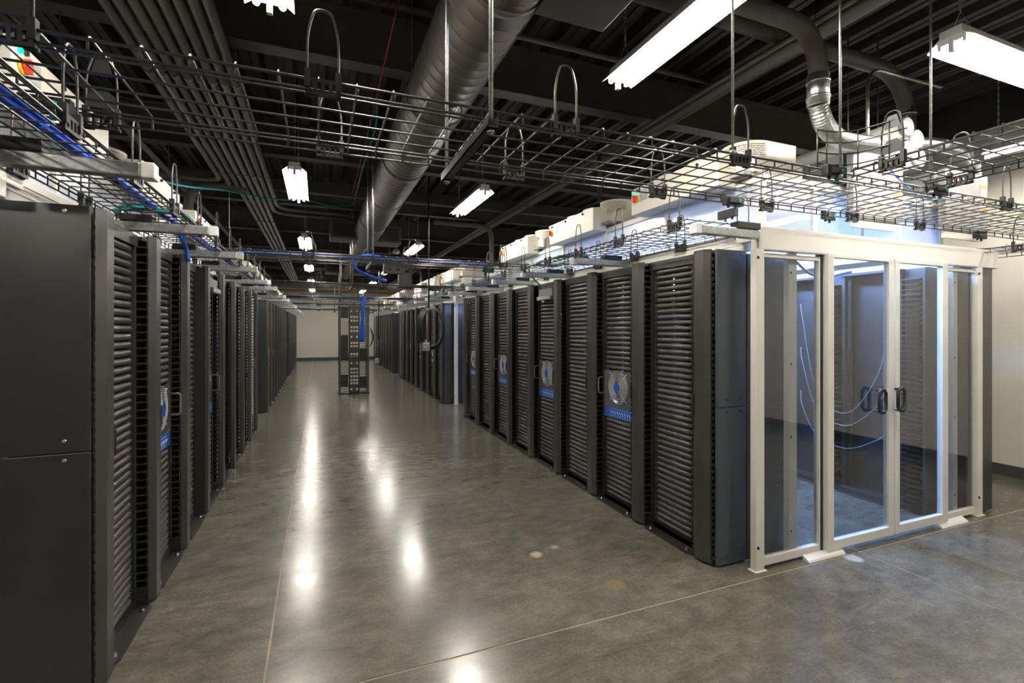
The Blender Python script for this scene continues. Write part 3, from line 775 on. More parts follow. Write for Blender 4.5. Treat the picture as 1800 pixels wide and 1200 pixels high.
# ------------------------------------------------------------------ wire mesh cable trays
def tray_mesh(L, W, pitch=0.1, r=0.0036, nl=6, flange=0.048):
    """runs along +y from 0 to L, width along x 0..W, flat top at z=0, sides hang down"""
    m = MB()
    for k in range(nl):
        x = W * k / (nl - 1); x = min(max(x, 0.012), W - .012)
        m.tube([(x, 0, -0.007), (x, L, -0.007)], r * 1.15, 5)
    for x in (-.004, W + .004): m.tube([(x, 0, -flange), (x, L, -flange)], r * 1.15, 5)
    for x in (-.004 - r, W + .004 + r): m.tube([(x, 0, -.016), (x, L, -.016)], r * 1.3, 5)
    n = int(L / pitch)
    for k in range(n + 1):
        y = (L - n * pitch) / 2 + k * pitch
        m.tube([(0, y, -flange - .004), (0, y, -.010), (0.008, y, 0), (W - .008, y, 0), (W, y, -.010), (W, y, -flange - .004)], r, 5)
    return m.mesh('wire_mesh', M_WIRE)
def hoop_mesh(plate=False):
    m = MB(); r = 0.0042
    m.tube(smooth_path([(0, -.048, -.02), (0, -.048, .13), (0, -.034, .205), (0, -.018, .232), (0, .018, .232), (0, .034, .205), (0, .048, .13), (0, .048, -.02)], 4), r, 6)
    if plate:
        m.prism([(-.044, .03), (.044, .03), (.044, .075), (.02, .095), (-.02, .095), (-.044, .075)], -.003, .003, 'x')
        m.prism([(-.036, .155), (.036, .155), (.02, .215), (-.02, .215)], -.002, .002, 'x')
    return m.mesh('retaining_post', M_WIRE if not plate else M_CLIP)
def clip_mesh():
    m = MB()
    for z0, z1 in ((-.010, .002), (-.052, -.040)): m.box(-.008, .008, -.055, .055, z0, z1)
    for k in range(5): m.box(-.008, .008, -.052 + k * .0235, -.042 + k * .0235, -.046, -.004)
    m.box(-.012, .012, -.058, -.040, -.03, .03); m.box(-.012, .012, .040, .058, -.03, .03);
    m.cyl((-.009, -.058, -.05), (-.009, -.025, -.05), .007, 6); m.cyl((-.009, .025, -.05), (-.009, .058, -.05), .007, 6)
    return m.mesh('post_clip', M_CLIP)
def tray(x, y, z, L, W, axis, label, posts=(), pitch=0.1, nl=6, r=0.0036, plate_posts=()):
    t = thing('wire_cable_tray', label, 'cable tray', (x, y, z), rot=None if axis == 'y' else (0, 0, -PI / 2))
    # axis x: local +y -> +x ; local +x -> -y
    put('wire_mesh', tray_mesh(L, W, pitch, r, nl), t)
    for lst, pl in ((posts, False), (plate_posts, True)):
        for (sx, yy) in lst:
            p = put('retaining_post', cached(('hoop', pl), lambda: hoop_mesh(pl)), t, (sx, yy, -.016)); put('post_clip', cached('clip', clip_mesh), p)
    return t
ZT = 2.292
def posts(W, L, step, y0=.4, both=True):
    out = []; y = y0
    while y < L - .1:
        out.append((W + .008, y));
        if both: out.append((-.008, y))
        y += step
    return out
rows_y = [(0.9, 8.9), (9.0, 16.4), (16.5, 24.0)]
for k, (a, b) in enumerate(rows_y):
    fy = a if k else 2.41
    far = dict(pitch=0.1) if k == 0 else dict(pitch=0.2, r=0.005)
    tray(2.145, fy, ZT, b - fy, 0.575, 'y', f'black wire mesh cable tray along the top of the {PODN[k]} right block', posts(.575, b - fy, .62 if k == 0 else 1.85, .10 if k == 0 else .4), nl=6, **far)
    tray(-1.13, a if k else 0.6, ZT, b - (a if k else 0.6), 0.38, 'y', f'black wire mesh cable tray along the top of the {PODN[k]} left block', posts(.38, b - a, .61 if k == 0 else 1.85, 1.38), nl=6, **far)
# cross trays: axis x, local width runs towards -y, so place at the far edge
def xtray(xa, xb, yn, yf, z, label, step, p0, pitch=0.1275, **k):
    W = yf - yn; L = xb - xa
    ps = []; x = p0
    while x < xb: 
        if x > xa: ps += [(W + .008, x - xa), (-.008, x - xa + .03)]
        x += step
    return tray(xa, yf, z, L, W, 'x', label, ps, pitch=pitch, **k)
ZX = 2.44
tray(-1.9, 2.33, ZX, 8.5, .588, 'x', 'long black wire mesh cable tray crossing the aisle right in front of the blocks', [(.596, x + 1.9) for x in (.016, .93, 1.87, 4.19)] + [(-.008, x + 1.9) for x in (.05, .95, 1.87, 2.75, 3.6, 4.4)], pitch=.1235, r=.0042, plate_posts=[(.596, 1.12), (-.008, 1.12)])
xtray(-1.1, 2.7, 5.80, 6.38, ZX, 'black wire mesh cable tray crossing the aisle with a blue cable, second from the front', 1.15, -.1, r=0.0045)
xtray(-1.1, 2.7, 9.45, 10.0, ZX, 'black wire mesh cable tray crossing the aisle at the gap between the blocks', 1.15, 0, r=0.0055)
xtray(-1.1, 2.7, 12.45, 13.0, 2.36, 'black wire mesh cable tray crossing the aisle above the free standing rack', 1.15, -.2, r=0.0055)
xtray(-1.1, 2.7, 15.9, 16.45, 2.36, 'black wire mesh cable tray crossing the aisle behind the free standing rack', 1.3, 0, r=0.006)
xtray(-1.1, 2.7, 20.5, 21.05, 2.36, 'black wire mesh cable tray crossing the aisle nearest the back wall', 1.6, 0, r=0.006)
tray(2.645, -1.5, ZX + .012, 3.22, 0.63, 'y', 'black wire mesh cable tray running forward over the right hand floor', [(-.008, 2.4), (.638, 3.05), (.638, 2.2)], nl=6, pitch=0.1, r=0.004, plate_posts=[(-.008, 3.02)])
tray(5.30, 1.6, ZT, 6.5, 0.5, 'y', 'black wire mesh cable tray on the outer right edge of the nearest right block', posts(.5, 6.5, 1.0, .5), nl=6)
# curved upright mesh screen at the tray crossing
t = thing('mesh_screen', 'curved upright wire mesh screen standing on the tray crossing above the glass doors', 'mesh', (0, 0, 0))
m = MB(); c = smooth_path([(2.42, 1.735), (2.585, 1.68), (2.648, 1.48)] if False else [(2.40, 1.735, 0), (2.50, 1.725, 0), (2.60, 1.66, 0), (2.648, 1.46, 0)], 3)
for q in range(4): m.tube([(p.x, p.y, ZX + .012 + q * .058) for p in c], 0.0038, 5)
for k in range(0, len(c), 2): m.tube([(c[k].x, c[k].y, ZX - .02), (c[k].x, c[k].y, ZX + .19)], 0.0038, 5)
build('wire_mesh', m, M_WIRE, t)
# black splice brackets with green buttons where the trays cross
def splice(x, y, z, rz, lab):
    t = thing('tray_splice_clamp', lab, 'clamp', (x, y, z), 'tray splice clamps', rot=(0, 0, rz))
    m = MB(); m.cbox(-.075, .075, -.018, .018, -.035, .022, .004); m.box(-.05, .05, -.026, -.016, -.02, .01); m.cyl((-.04, 0, -.05), (-.04, 0, .02), .008, 6); build('body', m, M_CLIP, t)
    m = MB(); m.tube([(.03, -.018, -.005), (.03, -.030, -.005)], 0.011, 8); build('button', m, M_GREENP, t, label='green button')
    m = MB(); m.tube([(.02, 0, -.035), (.02, 0, -.055)], 0.010, 8); build('button', m, M_GREENP, t, label='green button')
i = 0
for (x, y, z, rz, lab) in ((2.418, 2.30, ZX - .04, 0.0, 'black splice clamp with green button under the cross tray over the near right corner'),
    (2.62, 2.54, ZX - .05, PI / 2, 'black splice clamp with green button beside the white header corner'),
    (2.50, 1.715, ZX - .02, 0.0, 'black splice clamp with green button where the forward tray meets the cross tray, left side'),
    (3.40, 1.715, ZX - .02, 0.0, 'black splice clamp with green button where the forward tray meets the cross tray, right side'),
    (3.36, 2.35, ZX - .04, 0.2, 'black splice clamp with green button above the left fixed pane'),
    (-.90, 2.22, ZX - .04, 0.0, 'black splice clamp with green button under the cross tray over the left tray'),
    (5.28, 2.36, ZX - .04, 0.0, 'black splice clamp with green button at the right end of the header'),
    (2.20, 6.40, ZX - .03, 0.0, 'black splice clamp under the second cross tray on the right'),
    (2.20, 10.0, ZX - .03, 0.0, 'black splice clamp under the third cross tray on the right')):
    splice(x, y, z, rz, lab)
# tray support arms: galvanised tubes with white end caps and a black bearing block
def arm(side, y, label):
    s, xf = ROWS[side]; xa = xf + s * 0.34; e = -0.30
    k0 = abs(y - 2.33) < .01
    t = thing('tray_support_arm', label, 'bracket', (xf, y, 2.205), f'tray support arms on the {side} blocks')
    m = MB(s); m.cbox(-.25, 0.235 if k0 else 0.316, -.028, .028, -.028, .028, .006); build('tube', m, M_GALV, t)
    m = MB(s); m.cbox(-.295, -.25, -.031, .031, -.031, .031, .005); build('end_cap', m, M_CAP, t, label='white end cap')
    m = MB(s); m.cbox(0.04, 0.23 if side == 'right' else .20, -.035, .035, .028, .070, .004); build('bearing_block', m, M_CLIP, t)
armR = [2.33, 3.86, 5.02, 6.0, 7.2, 8.3]; armL = [2.27, 3.52, 4.63, 5.66, 7.2, 8.3]
for k, y in enumerate(armR): arm('right', y, f'galvanised tray support arm with white cap, {ORD[k]} on the nearest right block')
for k, y in enumerate(armL): arm('left', y, f'galvanised tray support arm with white cap, {ORD[k]} on the nearest left block')
for pod in (1, 2):
    for k in range(5):
        for side in ROWS: arm(side, PODS[side][pod] + .25 + 1.3 * k, f'galvanised tray support arm with white cap, {ORD[k]} on the {PODN[pod]} {side} block')

# ------------------------------------------------------------------ trapeze hangers for the cross trays
def trapeze(x, yn, yf, ztray, lab, xx=0.0, r=0.0055):
    t = thing('trapeze_hanger', lab, 'hanger', (x, yn, ztray))
    ln = yf - yn
    m = MB(); z1 = -.058; m.box(-.021, .021, -.06, ln + .08, z1 - .041, z1 - .036); m.box(-.021, -.017, -.06, ln + .08, z1 - .041, z1); m.box(.017, .021, -.06, ln + .08, z1 - .041, z1)
    for k in range(int(ln / .05)): m.box(-.024, .024, k * .05, k * .05 + .022, z1 - .004, z1)
    build('channel', m, M_BLACK, t)
    for yy in (-.035, ln + .045):
        m = MB(); m.cyl((0, yy, z1 - .06), (0, yy, 4.2 - ztray), r, 8); rod = build('threaded_rod', m, M_GALV, t)
        m = MB(); m.tube([(0, yy, z1 - .055), (0, yy, z1 - .041)], 0.016, 6); m.tube([(0, yy, z1 - .041), (0, yy, z1 - .037)], 0.022, 10); build('nut', m, M_STEEL, rod)
trapeze(0.60, 1.742, 2.33, ZX, 'trapeze hanger with two bright rods carrying the front cross tray', r=0.008)
trapeze(0.59, 5.80, 6.38, ZX, 'trapeze hanger with two rods carrying the second cross tray', r=0.010)
trapeze(0.595, 9.45, 10.0, ZX, 'trapeze hanger with two rods carrying the cross tray at the gap', r=0.010)
trapeze(0.52, 12.45, 13.0, 2.33, 'trapeze hanger with two rods above the free standing rack', r=0.011)
trapeze(0.62, 15.9, 16.45, 2.33, 'trapeze hanger with two rods carrying the cross tray behind the free standing rack', r=0.011)
trapeze(0.62, 20.5, 21.05, 2.33, 'trapeze hanger with two rods carrying the cross tray near the back wall', r=0.011)
def rod(x, y, z0, lab, r=0.006):
    m = MB(); m.cyl((0, 0, z0), (0, 0, 4.2), r, 8); m.cyl((0, 0, z0), (0, 0, z0 + .012), r * 2.2, 6)
    tag(build('hanger_rod', m, M_GALV, None, (x, y, 0)), lab, 'rod')
rod(1.70, 1.62, 2.37, 'bright hanger rod holding the front cross tray beside the big strip light')
rod(2.515, 1.695, 2.38, 'bright hanger rod crossing in front of the ribbed flexible duct')
rod(3.30, 1.70, 2.38, 'bright hanger rod to the right of the white pipe ends')
rod(-1.10, 7.4, 2.5, 'thin hanger rod above the second left cooling unit')

# ------------------------------------------------------------------ spiral duct
def spiral(x, z, R, ya, yb, pitch):
    m = MB(); seg = 36; n = int((yb - ya) / pitch); vs = []; fs = []
    for j in range(n):
        for (o, dr) in ((0.0, 0.0), (0.05, 0.0035), (0.10, 0.0), (0.95, 0.0)):
            for k in range(seg):
                a = 2 * PI * k / seg; y = ya + (j + o) * pitch + pitch * k / seg
                vs.append((x + (R + dr) * math.cos(a), y, z + (R + dr) * math.sin(a)))
    rows = n * 4
    for i in range(rows - 1):
        for k in range(seg - 1):
            fs.append((i * seg + k, (i + 1) * seg + k, (i + 1) * seg + k + 1, i * seg + k + 1))
        if i + 4 < rows: 
            k = seg - 1; fs.append((i * seg + k, (i + 1) * seg + k, (i + 5) * seg if i + 5 < rows else (i + 4) * seg, (i + 4) * seg))
    m.smooth = True; m.add(vs, fs)
    return m
t = thing('spiral_duct', 'long round spiral air duct under the ceiling above the aisle', 'duct', (0, 0, 0))
m = spiral(0.847, 3.37, 0.228, -5.5, 9.9, 0.105); build('duct_section', m, M_DUCT, t)
m = spiral(0.847, 3.37, 0.150, 9.9, 17.0, 0.13); build('duct_section', m, M_DUCT, t)
m = MB(); m.tube([(0.847, 9.75, 3.37), (0.847, 10.15, 3.37)], [0.232, 0.152], 36); build('reducer', m, M_DUCT, t)
m = MB(); m.tube([(0.847, 16.9, 3.37), (0.847, 17.1, 3.37)], [0.151, 0.151], 24); build('end_cap', m, M_DUCT, t)
for y in (2.2, 3.65, 5.1, 6.5, 8.0):
    m = MB(); m.tube([(0.847, y, 3.37), (0.847, y + .05, 3.37)], 0.2365, 36); build('joint_band', m, M_DUCT, t)
for y in (3.4, 6.6, 9.2, 12.0, 15.0):
    for sx in (-1, 1):
        m = MB(); m.box(0.847 + sx * .234 - .002, 0.847 + sx * .234 + .002, y, y + .03, 3.37, 4.19); build('strap', m, M_DUCT, t)
def reg_box(xa, xb, ya, yb, z0, z1, n):
    m = MB(); m.cbox(xa, xb, ya, yb, z0, z1, .006); b = build('register_box', m, M_DUCT, t)
    m = MB(); m.box(xa + .05, xb - .05, ya - .003, ya + .001, z0 + .03, z1 - .03); build('grille', m, M_WARM, b)
reg_box(1.02, 1.43, 1.45, 2.25, 3.20, 3.50, 0)
for y in (9.25, 15.3):
    reg_box(0.95, 1.46, y, y + .5, 3.19, 3.50, 0) if y < 12 else reg_box(0.95, 1.40, y, y + .5, 3.22, 3.50, 0)
    reg_box(0.20, 0.70, y, y + .5, 3.22, 3.52, 0)

# ------------------------------------------------------------------ conduits and pipes
def elbow(p0, corner, p1, rad, n=6):
    p0, corner, p1 = Vector(p0), Vector(corner), Vector(p1); a = corner + (p0 - corner).normalized() * rad; b = corner + (p1 - corner).normalized() * rad
    pts = [p0]
    for k in range(n + 1):
        t_ = k / n; pts.append((1 - t_) ** 2 * a + 2 * t_ * (1 - t_) * corner + t_ * t_ * b)
    return pts + [p1]
ratios = [0.607, 0.565, 0.523, 0.481, 0.438, 0.396, 0.354, 0.312]
for k, q in enumerate(ratios):
    x = -q * 1.92; z = 3.52
    if k < 2: path = elbow((x, -5.9, z), (x, 7.3 + .22 * k, z), (-2.6, 7.3 + .22 * k, z), .28)
    elif k > 5: path = elbow((x, -5.9, z), (x, 9.0 - .35 * (k - 6), z), (0.5, 9.0 - .35 * (k - 6), z), .35)
    else: path = [(x, -5.9, z), (x, 22.0, z)]
    m = MB(); m.tube(path, 0.031, 10)
    t = thing('ceiling_conduit', f'grey painted conduit under the ceiling, {ORD[k]} from the left in the bundle', 'conduit', (0, 0, 0), 'conduits in the bundle at left')
    build('pipe', m, M_CONDUIT, t)
    for y in (1.6, 4.3, 6.8, 9.6, 13.0):
        if k < 2 and y > 7 or k > 5 and y > 8: continue
        m = MB(); m.tube([(x, y, z), (x, y + .07, z)], 0.0365, 10); m.box(x - .006, x + .006, y + .02, y + .05, z + .02, 3.76)
        build('coupling', m, M_CONDUIT, t)
def pipe(name, pts, r, mt, lab, cat='pipe', seg=12, hang=()):
    t = thing(name, lab, cat, (0, 0, 0)); m = MB(); m.tube(pts, r, seg); build('pipe', m, mt, t)
    if hang:
        for (x, y, z) in hang:
            m = MB(); m.cyl((x, y, z), (x, y, 4.15), 0.004, 5); m.tube([(x - .001, y - .015, z), (x - .001, y + .015, z)], r * 1.12, seg)
            build('hanger', m, M_BEAM, t)
    return t
pipe('sprinkler_main', [(3.19, -5.9, 3.64), (3.19, 24.9, 3.64)], 0.066, M_MAIN, 'thick painted sprinkler main running the length of the room on the right', hang=[(3.19, y, 3.64) for y in (1.0, 4.3, 7.2, 10.2, 13.5)])
pipe('thin_conduit', [(3.06, -5.9, 3.62), (3.06, 24.9, 3.62)], 0.022, M_CONDUIT, 'thin conduit running beside the sprinkler main')
pipe('thin_conduit', [(-1.63, 0.5, 3.43), (-1.63, 22, 3.43)], 0.030, M_CONDUIT, 'single grey conduit left of the conduit bundle', hang=[(-1.63, y, 3.43) for y in (4.2, 6.8, 9.3)])
pipe('thin_conduit', [(1.32, -5.9, 3.71), (1.32, 18, 3.71)], 0.024, M_BEAM, 'dark conduit just right of the spiral duct')
pipe('sprinkler_branch', elbow((3.1, 3.2, 3.69), (-4.9, 3.2, 3.69), (-4.9, 3.3, 3.69), .05), 0.02, M_BEAM, 'dark sprinkler branch crossing the ceiling over the near blocks')
for k, y in enumerate((8.0, 11.3, 14.2, 18.0)):
    pipe('sprinkler_branch', [(-4.9, y, 3.66), (6.5, y, 3.66)], 0.022, M_CONDUIT, f'grey sprinkler branch crossing the ceiling, {ORD[k]} beyond the near cross tray')
pipe('sprinkler_drop', elbow((3.15, 4.55, 3.50), (2.86, 4.55, 3.50), (2.86, 4.55, 2.98), .05), 0.022, M_BLACK, 'black sprinkler drop with an elbow in front of the near cooling unit')
pipe('insulated_pipe', [(X0, 25.2, 3.62), (X1, 25.2, 3.62)], 0.17, mat('silver_jacket', (0.5, 0.48, 0.44), 0.35, metal=0.7), 'large silver insulated pipe across the back wall', seg=16)
pipe('orange_conduit', [(X0, 25.75, 3.42), (X1, 25.75, 3.38)], 0.035, M_ORANGE, 'orange conduit along the top of the back wall')
# condensing-air pipes with flexible ducts at the near right block
def flex(pts, r, lab, n=10):
    t = thing('flexible_duct', lab, 'duct', (0, 0, 0)); P = smooth_path(pts, n); m = MB(); q = []; rr = []
    # corrugated: resample and alternate the radius
    L = [0]
    for a_, b_ in zip(P, P[1:]): L.append(L[-1] + (b_ - a_).length)
    tot = L[-1]; steps = int(tot / 0.0095); j = 0
    for i in range(steps + 1):
        s_ = tot * i / steps
        while j < len(L) - 2 and L[j + 1] < s_: j += 1
        f = (s_ - L[j]) / max(1e-6, L[j + 1] - L[j]); q.append(P[j].lerp(P[j + 1], f)); rr.append(r if i % 2 else r * 0.86)
    m.tube(q, rr, 16); m.sm = [False] * len(m.sm); build('corrugated_hose', m, M_GALV, t)
    return t
ya = 2.2
pipe('air_pipe', elbow((1.03, ya, 3.56), (3.05, ya, 3.56), (3.05, ya, 3.24), .30, 10), 0.058, M_DUCT, 'painted air pipe bending down from the ceiling to the ribbed flexible duct', 'duct', 16, hang=[(2.2, ya, 3.56)])
f1 = flex([(3.06, 2.21, 3.08), (3.118, 2.23, 3.01), (3.228, 2.26, 2.951), (3.42, 2.30, 2.925), (3.695, 2.36, 2.960), (3.95, 2.42, 3.005), (4.12, 2.46, 2.985), (4.20, 2.48, 2.9), (4.22, 2.48, 2.78)], 0.062, 'bright ribbed flexible duct curving down onto the grey cabinet above the glass doors')
m = MB(); m.tube([(3.05, ya, 3.26), (3.05, ya, 3.06)], 0.066, 16); m.tube([(3.05, ya, 3.215), (3.05, ya, 3.203)], 0.071, 16); m.tube([(3.05, ya, 3.115), (3.05, ya, 3.10)], 0.071, 16); build('sleeve', m, M_GALV, f1)
m = MB(); m.tube([(4.22, 2.48, 2.80), (4.22, 2.48, 2.68)], 0.064, 16); build('sleeve', m, M_GALV, f1)
yb = 2.62
p2 = pipe('air_pipe', elbow((0.6, yb, 3.79), (4.72, yb, 3.79), (4.74, yb, 3.47), .42, 10), 0.060, M_DUCT, 'painted air pipe bending down from the ceiling behind the white pipe bundle', 'duct', 16, hang=[(2.6, yb, 3.79), (3.6, yb, 3.79)])
m = MB(); m.tube([(4.74, yb, 3.50), (4.74, yb, 2.95)], 0.066, 16); m.tube([(4.74, yb, 3.45), (4.74, yb, 3.44)], 0.071, 16); build('sleeve', m, M_GALV, p2)
flex([(4.62, 2.52, 3.14), (4.886, 2.5, 3.163), (5.133, 2.5, 3.163), (5.348, 2.5, 3.127), (5.46, 2.5, 3.05), (5.48, 2.5, 2.94)], 0.062, 'bright ribbed flexible duct bending into the right hand grey cabinet')
# white pipe bundle with capped ends
for k, (dx, dz, lab) in enumerate(((0.0, .165, 'white plastic pipe with capped end, upper left of the bundle of four'), (.128, .085, 'white plastic pipe with capped end, upper right of the bundle of four'),
                                    (.03, -.01, 'white plastic pipe with capped end, lower left of the bundle of four'), (.155, -.062, 'white plastic pipe with capped end, lower right of the bundle of four'))):
    t = thing('plastic_pipe', lab, 'pipe', (4.28 + dx, 2.35, 3.01 + dz), 'white pipes above the near right block')
    r = .068 if k != 2 else .056
    m = MB(); m.tube([(0, .02, 0), (0, 2.3, 0)], r, 20); build('pipe', m, M_PVC, t)
    m = MB(); m.tube([(0, 0, 0), (0, .004, 0), (0, .035, 0)], [r * .98, r * 1.05, r * 1.05], 20); build('end_cap', m, M_CAP, t)
t = thing('pipe_cradle', 'steel strut cradle hung on rods under the white pipe bundle', 'bracket', (4.31, 0, -.14))
for y in (2.75, 4.3):
    m = MB(); m.box(-.15, .28, y - .02, y + .02, 2.965, 3.0); st = build('strut', m, M_GALV, t)
    for x in (-.13, .26):
        m = MB(); m.cyl((x, y, 2.95), (x, y, 4.32), .005, 6); build('rod', m, M_GALV, st)
# thin galvanised conduits dropping to the blocks
pipe('drop_conduit', elbow((4.9, 2.45, 3.64), (3.95, 2.45, 3.62), (3.95, 2.45, 2.72), .18), 0.013, M_GALV, 'thin galvanised conduit bending down between the white pipes and the ribbed duct', 'conduit', 8)
for k, (x, y) in enumerate(((3.0, 9.3), (3.1, 16.4))):
    pipe('drop_conduit', [(x - 1.1, y - .8, 3.48), *elbow((x - 1.0, y - .8, 3.48), (x, y - .8, 3.48), (x, y - .8, 2.69), .22)], 0.045, M_MAIN, f'painted pipe bending down to the right blocks, {ORD[k]} from the front', 'conduit', 10)
pipe('drop_pipe', elbow((-.9, 7.45, 3.5), (-1.55, 7.45, 3.5), (-1.6, 7.45, 2.85), .25), 0.055, M_DUCT, 'painted pipe curving down onto the left cooling units', 'pipe', 12)

# ------------------------------------------------------------------ cables
def bundle(path, n, spread, r, mt, tie, lab, name='cable_bundle', ties=0, tw=0.6):
    t = thing(name, lab, 'cables', (0, 0, 0)); P = smooth_path(path, 6)
    for k in range(n):
        ph = 2 * PI * k / n; m = MB(); pts = []
        for i, p in enumerate(P):
            d = (P[min(i + 1, len(P) - 1)] - P[max(i - 1, 0)]).normalized(); u_ = d.cross(Vector((0.2, 0.1, 1))).normalized(); v_ = d.cross(u_)
            rad = spread * (0.45 if k % 3 == 0 else 1.0) * (1 + .15 * math.sin(i * .7 + k)); a_ = ph + tw * math.sin(i * .35)
            pts.append(p + u_ * rad * math.cos(a_) + v_ * rad * math.sin(a_) * .7)
        m.tube(pts, r, 6); build('cable', m, mt, t)
    if ties:
        for q in range(ties):
            i = int((q + .5) * len(P) / ties); p = P[i]; d = (P[min(i + 1, len(P) - 1)] - P[max(i - 1, 0)]).normalized()
            m = MB(); m.tube([p - d * .010, p + d * .010], spread * .97 + r * 1.1, 10); build('cable_tie', m, tie, t)
    return t
zc = ZT + .035
bundle([(-.93, 0.7, zc), (-.915, 2.0, zc), (-.92, 3.2, zc), (-.92, 4.6, zc), (-.91, 6.2, zc), (-.91, 8.2, zc), (-.91, 10, zc)], 13, 0.023, 0.0058, M_BLUE, M_TIE, 'blue data cable bundle lying along the left wire tray', ties=18)
bundle([(-.9, 6.22, ZX + .02), (0.1, 6.24, ZX + .02), (1.0, 6.22, ZX + .02), (2.2, 6.24, ZX + .02)], 5, 0.013, 0.006, M_BLUE, M_TIE, 'blue cable run on the second cross tray', ties=6)
bundle([(.72, 6.20, ZX + .05), (.52, 6.2, ZX + .05), (.41, 6.2, ZX - .03), (.45, 6.2, ZX - .13), (.60, 6.22, ZX - .20), (.80, 6.25, ZX - .245)], 6, 0.014, 0.006, M_BLUE, M_TIE, 'loop of blue cable drooping from the second cross tray')
bundle([(-.9, 12.7, 2.36), (0.3, 12.72, 2.36), (2.3, 12.7, 2.36)], 5, 0.02, 0.012, M_BLUE, M_TIE, 'blue cable run on the tray above the free standing rack')
bundle([(1.02, 12.62, 2.40), (1.04, 12.45, 2.34), (1.03, 12.36, 2.15), (1.02, 12.36, 1.7), (1.00, 12.37, 1.25)], 7, 0.06, 0.014, M_BLUE, M_TIE, 'blue cables dropping into the free standing rack')
bundle([(-.8, 20.8, 2.36), (.6, 20.8, 2.36)], 3, 0.02, 0.014, M_BLUE, M_TIE, 'blue cable run on the tray nearest the back wall')
bundle([(-.93, 3.98, 2.32), (-.905, 4.06, 2.26), (-.885, 4.11, 2.18), (-.872, 4.13, 2.08)], 6, 0.014, 0.0055, M_BLUE, M_TIE, 'blue cables hanging from the left tray into a cable manager')
bundle([(2.45, 6.4, zc), (2.5, 8.0, zc), (2.5, 10.0, zc)], 8, 0.035, 0.007, M_BLUE, M_TIE, 'blue cable bundle on the right tray beyond the coiled teal cable')
def coil(x, y, z, rx, ry, n, lab, r=0.006, mt=None):
    pts = []
    for k in range(n * 20 + 1):
        a_ = 2 * PI * k / 20; f = 1 + .06 * math.sin(k * .37); pts.append((x + rx * f * math.cos(a_), y + ry * f * math.sin(a_), z + .03 * random.random()))
    m = MB(); m.tube(pts, r, 5)
    return m
t = thing('cable_coil', 'coil of teal cable lying in the right wire tray', 'cable', (0, 0, 0))
build('coil', coil(2.42, 4.62, ZT + .012, .20, .42, 6, ''), M_TEAL, t)
m = MB(); m.tube(smooth_path([(2.24, 4.7, ZT + .03), (2.22, 5.0, ZT + .0), (2.30, 5.12, 2.20), (2.44, 5.14, 2.08)], 6), 0.009, 6); build('tail', m, M_TEAL, t)
t = thing('cable_coil', 'coil of teal cable lying in the left wire tray', 'cable', (0, 0, 0))
build('coil', coil(-.98, 3.80, ZT + .012, .19, .30, 9, '', .008), M_TEAL, t)
m = MB(); m.tube(smooth_path([(-1.12, 3.62, ZT + .0), (-1.12, 3.72, 2.23), (-1.06, 3.85, 2.16), (-1.0, 3.95, 2.12)], 6), 0.009, 6); build('tail', m, M_TEAL, t)
t = thing('cable_coil', 'coil of teal cable on the tray above the free standing rack', 'cable', (0, 0, 0))
build('coil', coil(.35, 12.7, 2.36, .42, .14, 6, '', .012), M_TEAL, t)
t = thing('cable_coil', 'coil of teal cable on the middle right tray', 'cable', (0, 0, 0))
build('coil', coil(2.42, 10.6, ZT + .012, .18, .4, 5, '', .010), M_TEAL, t)
t = thing('teal_cable', 'single teal cable looping under the ceiling from the left units to the hanger rods', 'cable', (0, 0, 0))
m = MB(); m.tube(smooth_path([(-1.9, 5.6, 3.16), (-1.40, 6.0, 3.10), (-1.06, 7.0, 3.33), (-.6, 7.6, 3.42), (-.15, 8.0, 3.54), (.2, 8.3, 3.56), (.52, 8.5, 3.65), (.56, 8.5, 3.69), (.56, 8.3, 3.72), (.55, 6.9, 3.71), (.55, 6.0, 3.70), (.54, 5.0, 3.62), (.50, 4.6, 3.70)], 8), 0.011, 6); build('cable', m, M_TEAL, t)
m = MB(); m.tube([(.48, 2.4, 3.73), (.50, 5.0, 3.70), (.50, 8.0, 3.72)], 0.005, 5); tag(build('red_cable', m, M_RED), 'thin red cable stretched under the ceiling left of the spiral duct', 'cable')
# hanging power drops
def drop(x, y, zbox, lab, s=1.0, coiled=True):
    t = thing('power_drop', lab, 'cable', (x, y, 0))
    m = MB(); m.tube([(0, 0, 4.2), (0, 0, zbox + .62)], 0.011 * s, 6); build('cord', m, M_BCABLE, t)
    if coiled:
        m = MB()
        for k in range(5):
            pts = [(.04 + (.155 + .012 * k) * math.cos(a_), .02 * k - .04, zbox + .33 + (.27 + .012 * k) * math.sin(a_)) for a_ in [2 * PI * q / 24 for q in range(25)]]
            m.tube(pts, 0.010 * s, 6, cap=False)
        build('coil', m, M_BCABLE, t)
    m = MB(); m.cyl((-.03, -.02, zbox + .62), (-.04, -.02, zbox + .13), .006, 6); build('strain_cord', m, M_SEAL, t)
    m = MB(); m.cbox(-.10, .0, -.08, .02, zbox, zbox + .12, .004); bx = build('outlet_box', m, M_GALV, t)
    m = MB()
    for xx in (-.072, -.028):
        for zz in (zbox + .035, zbox + .085): m.disc((xx, -.08, zz), 'y', .014, -.004, 8)
    m.cyl((-.05, -.03, zbox + .12), (-.05, -.03, zbox + .15), .02, 8); build('outlet', m, M_STEEL, bx)
drop(1.50, 7.0, 1.27, 'black power cord hanging from the ceiling, coiled over a galvanised outlet box')
drop(1.58, 14.0, 0.62, 'black power cord hanging from the ceiling farther back with a pale box near the floor', 1.2, False)
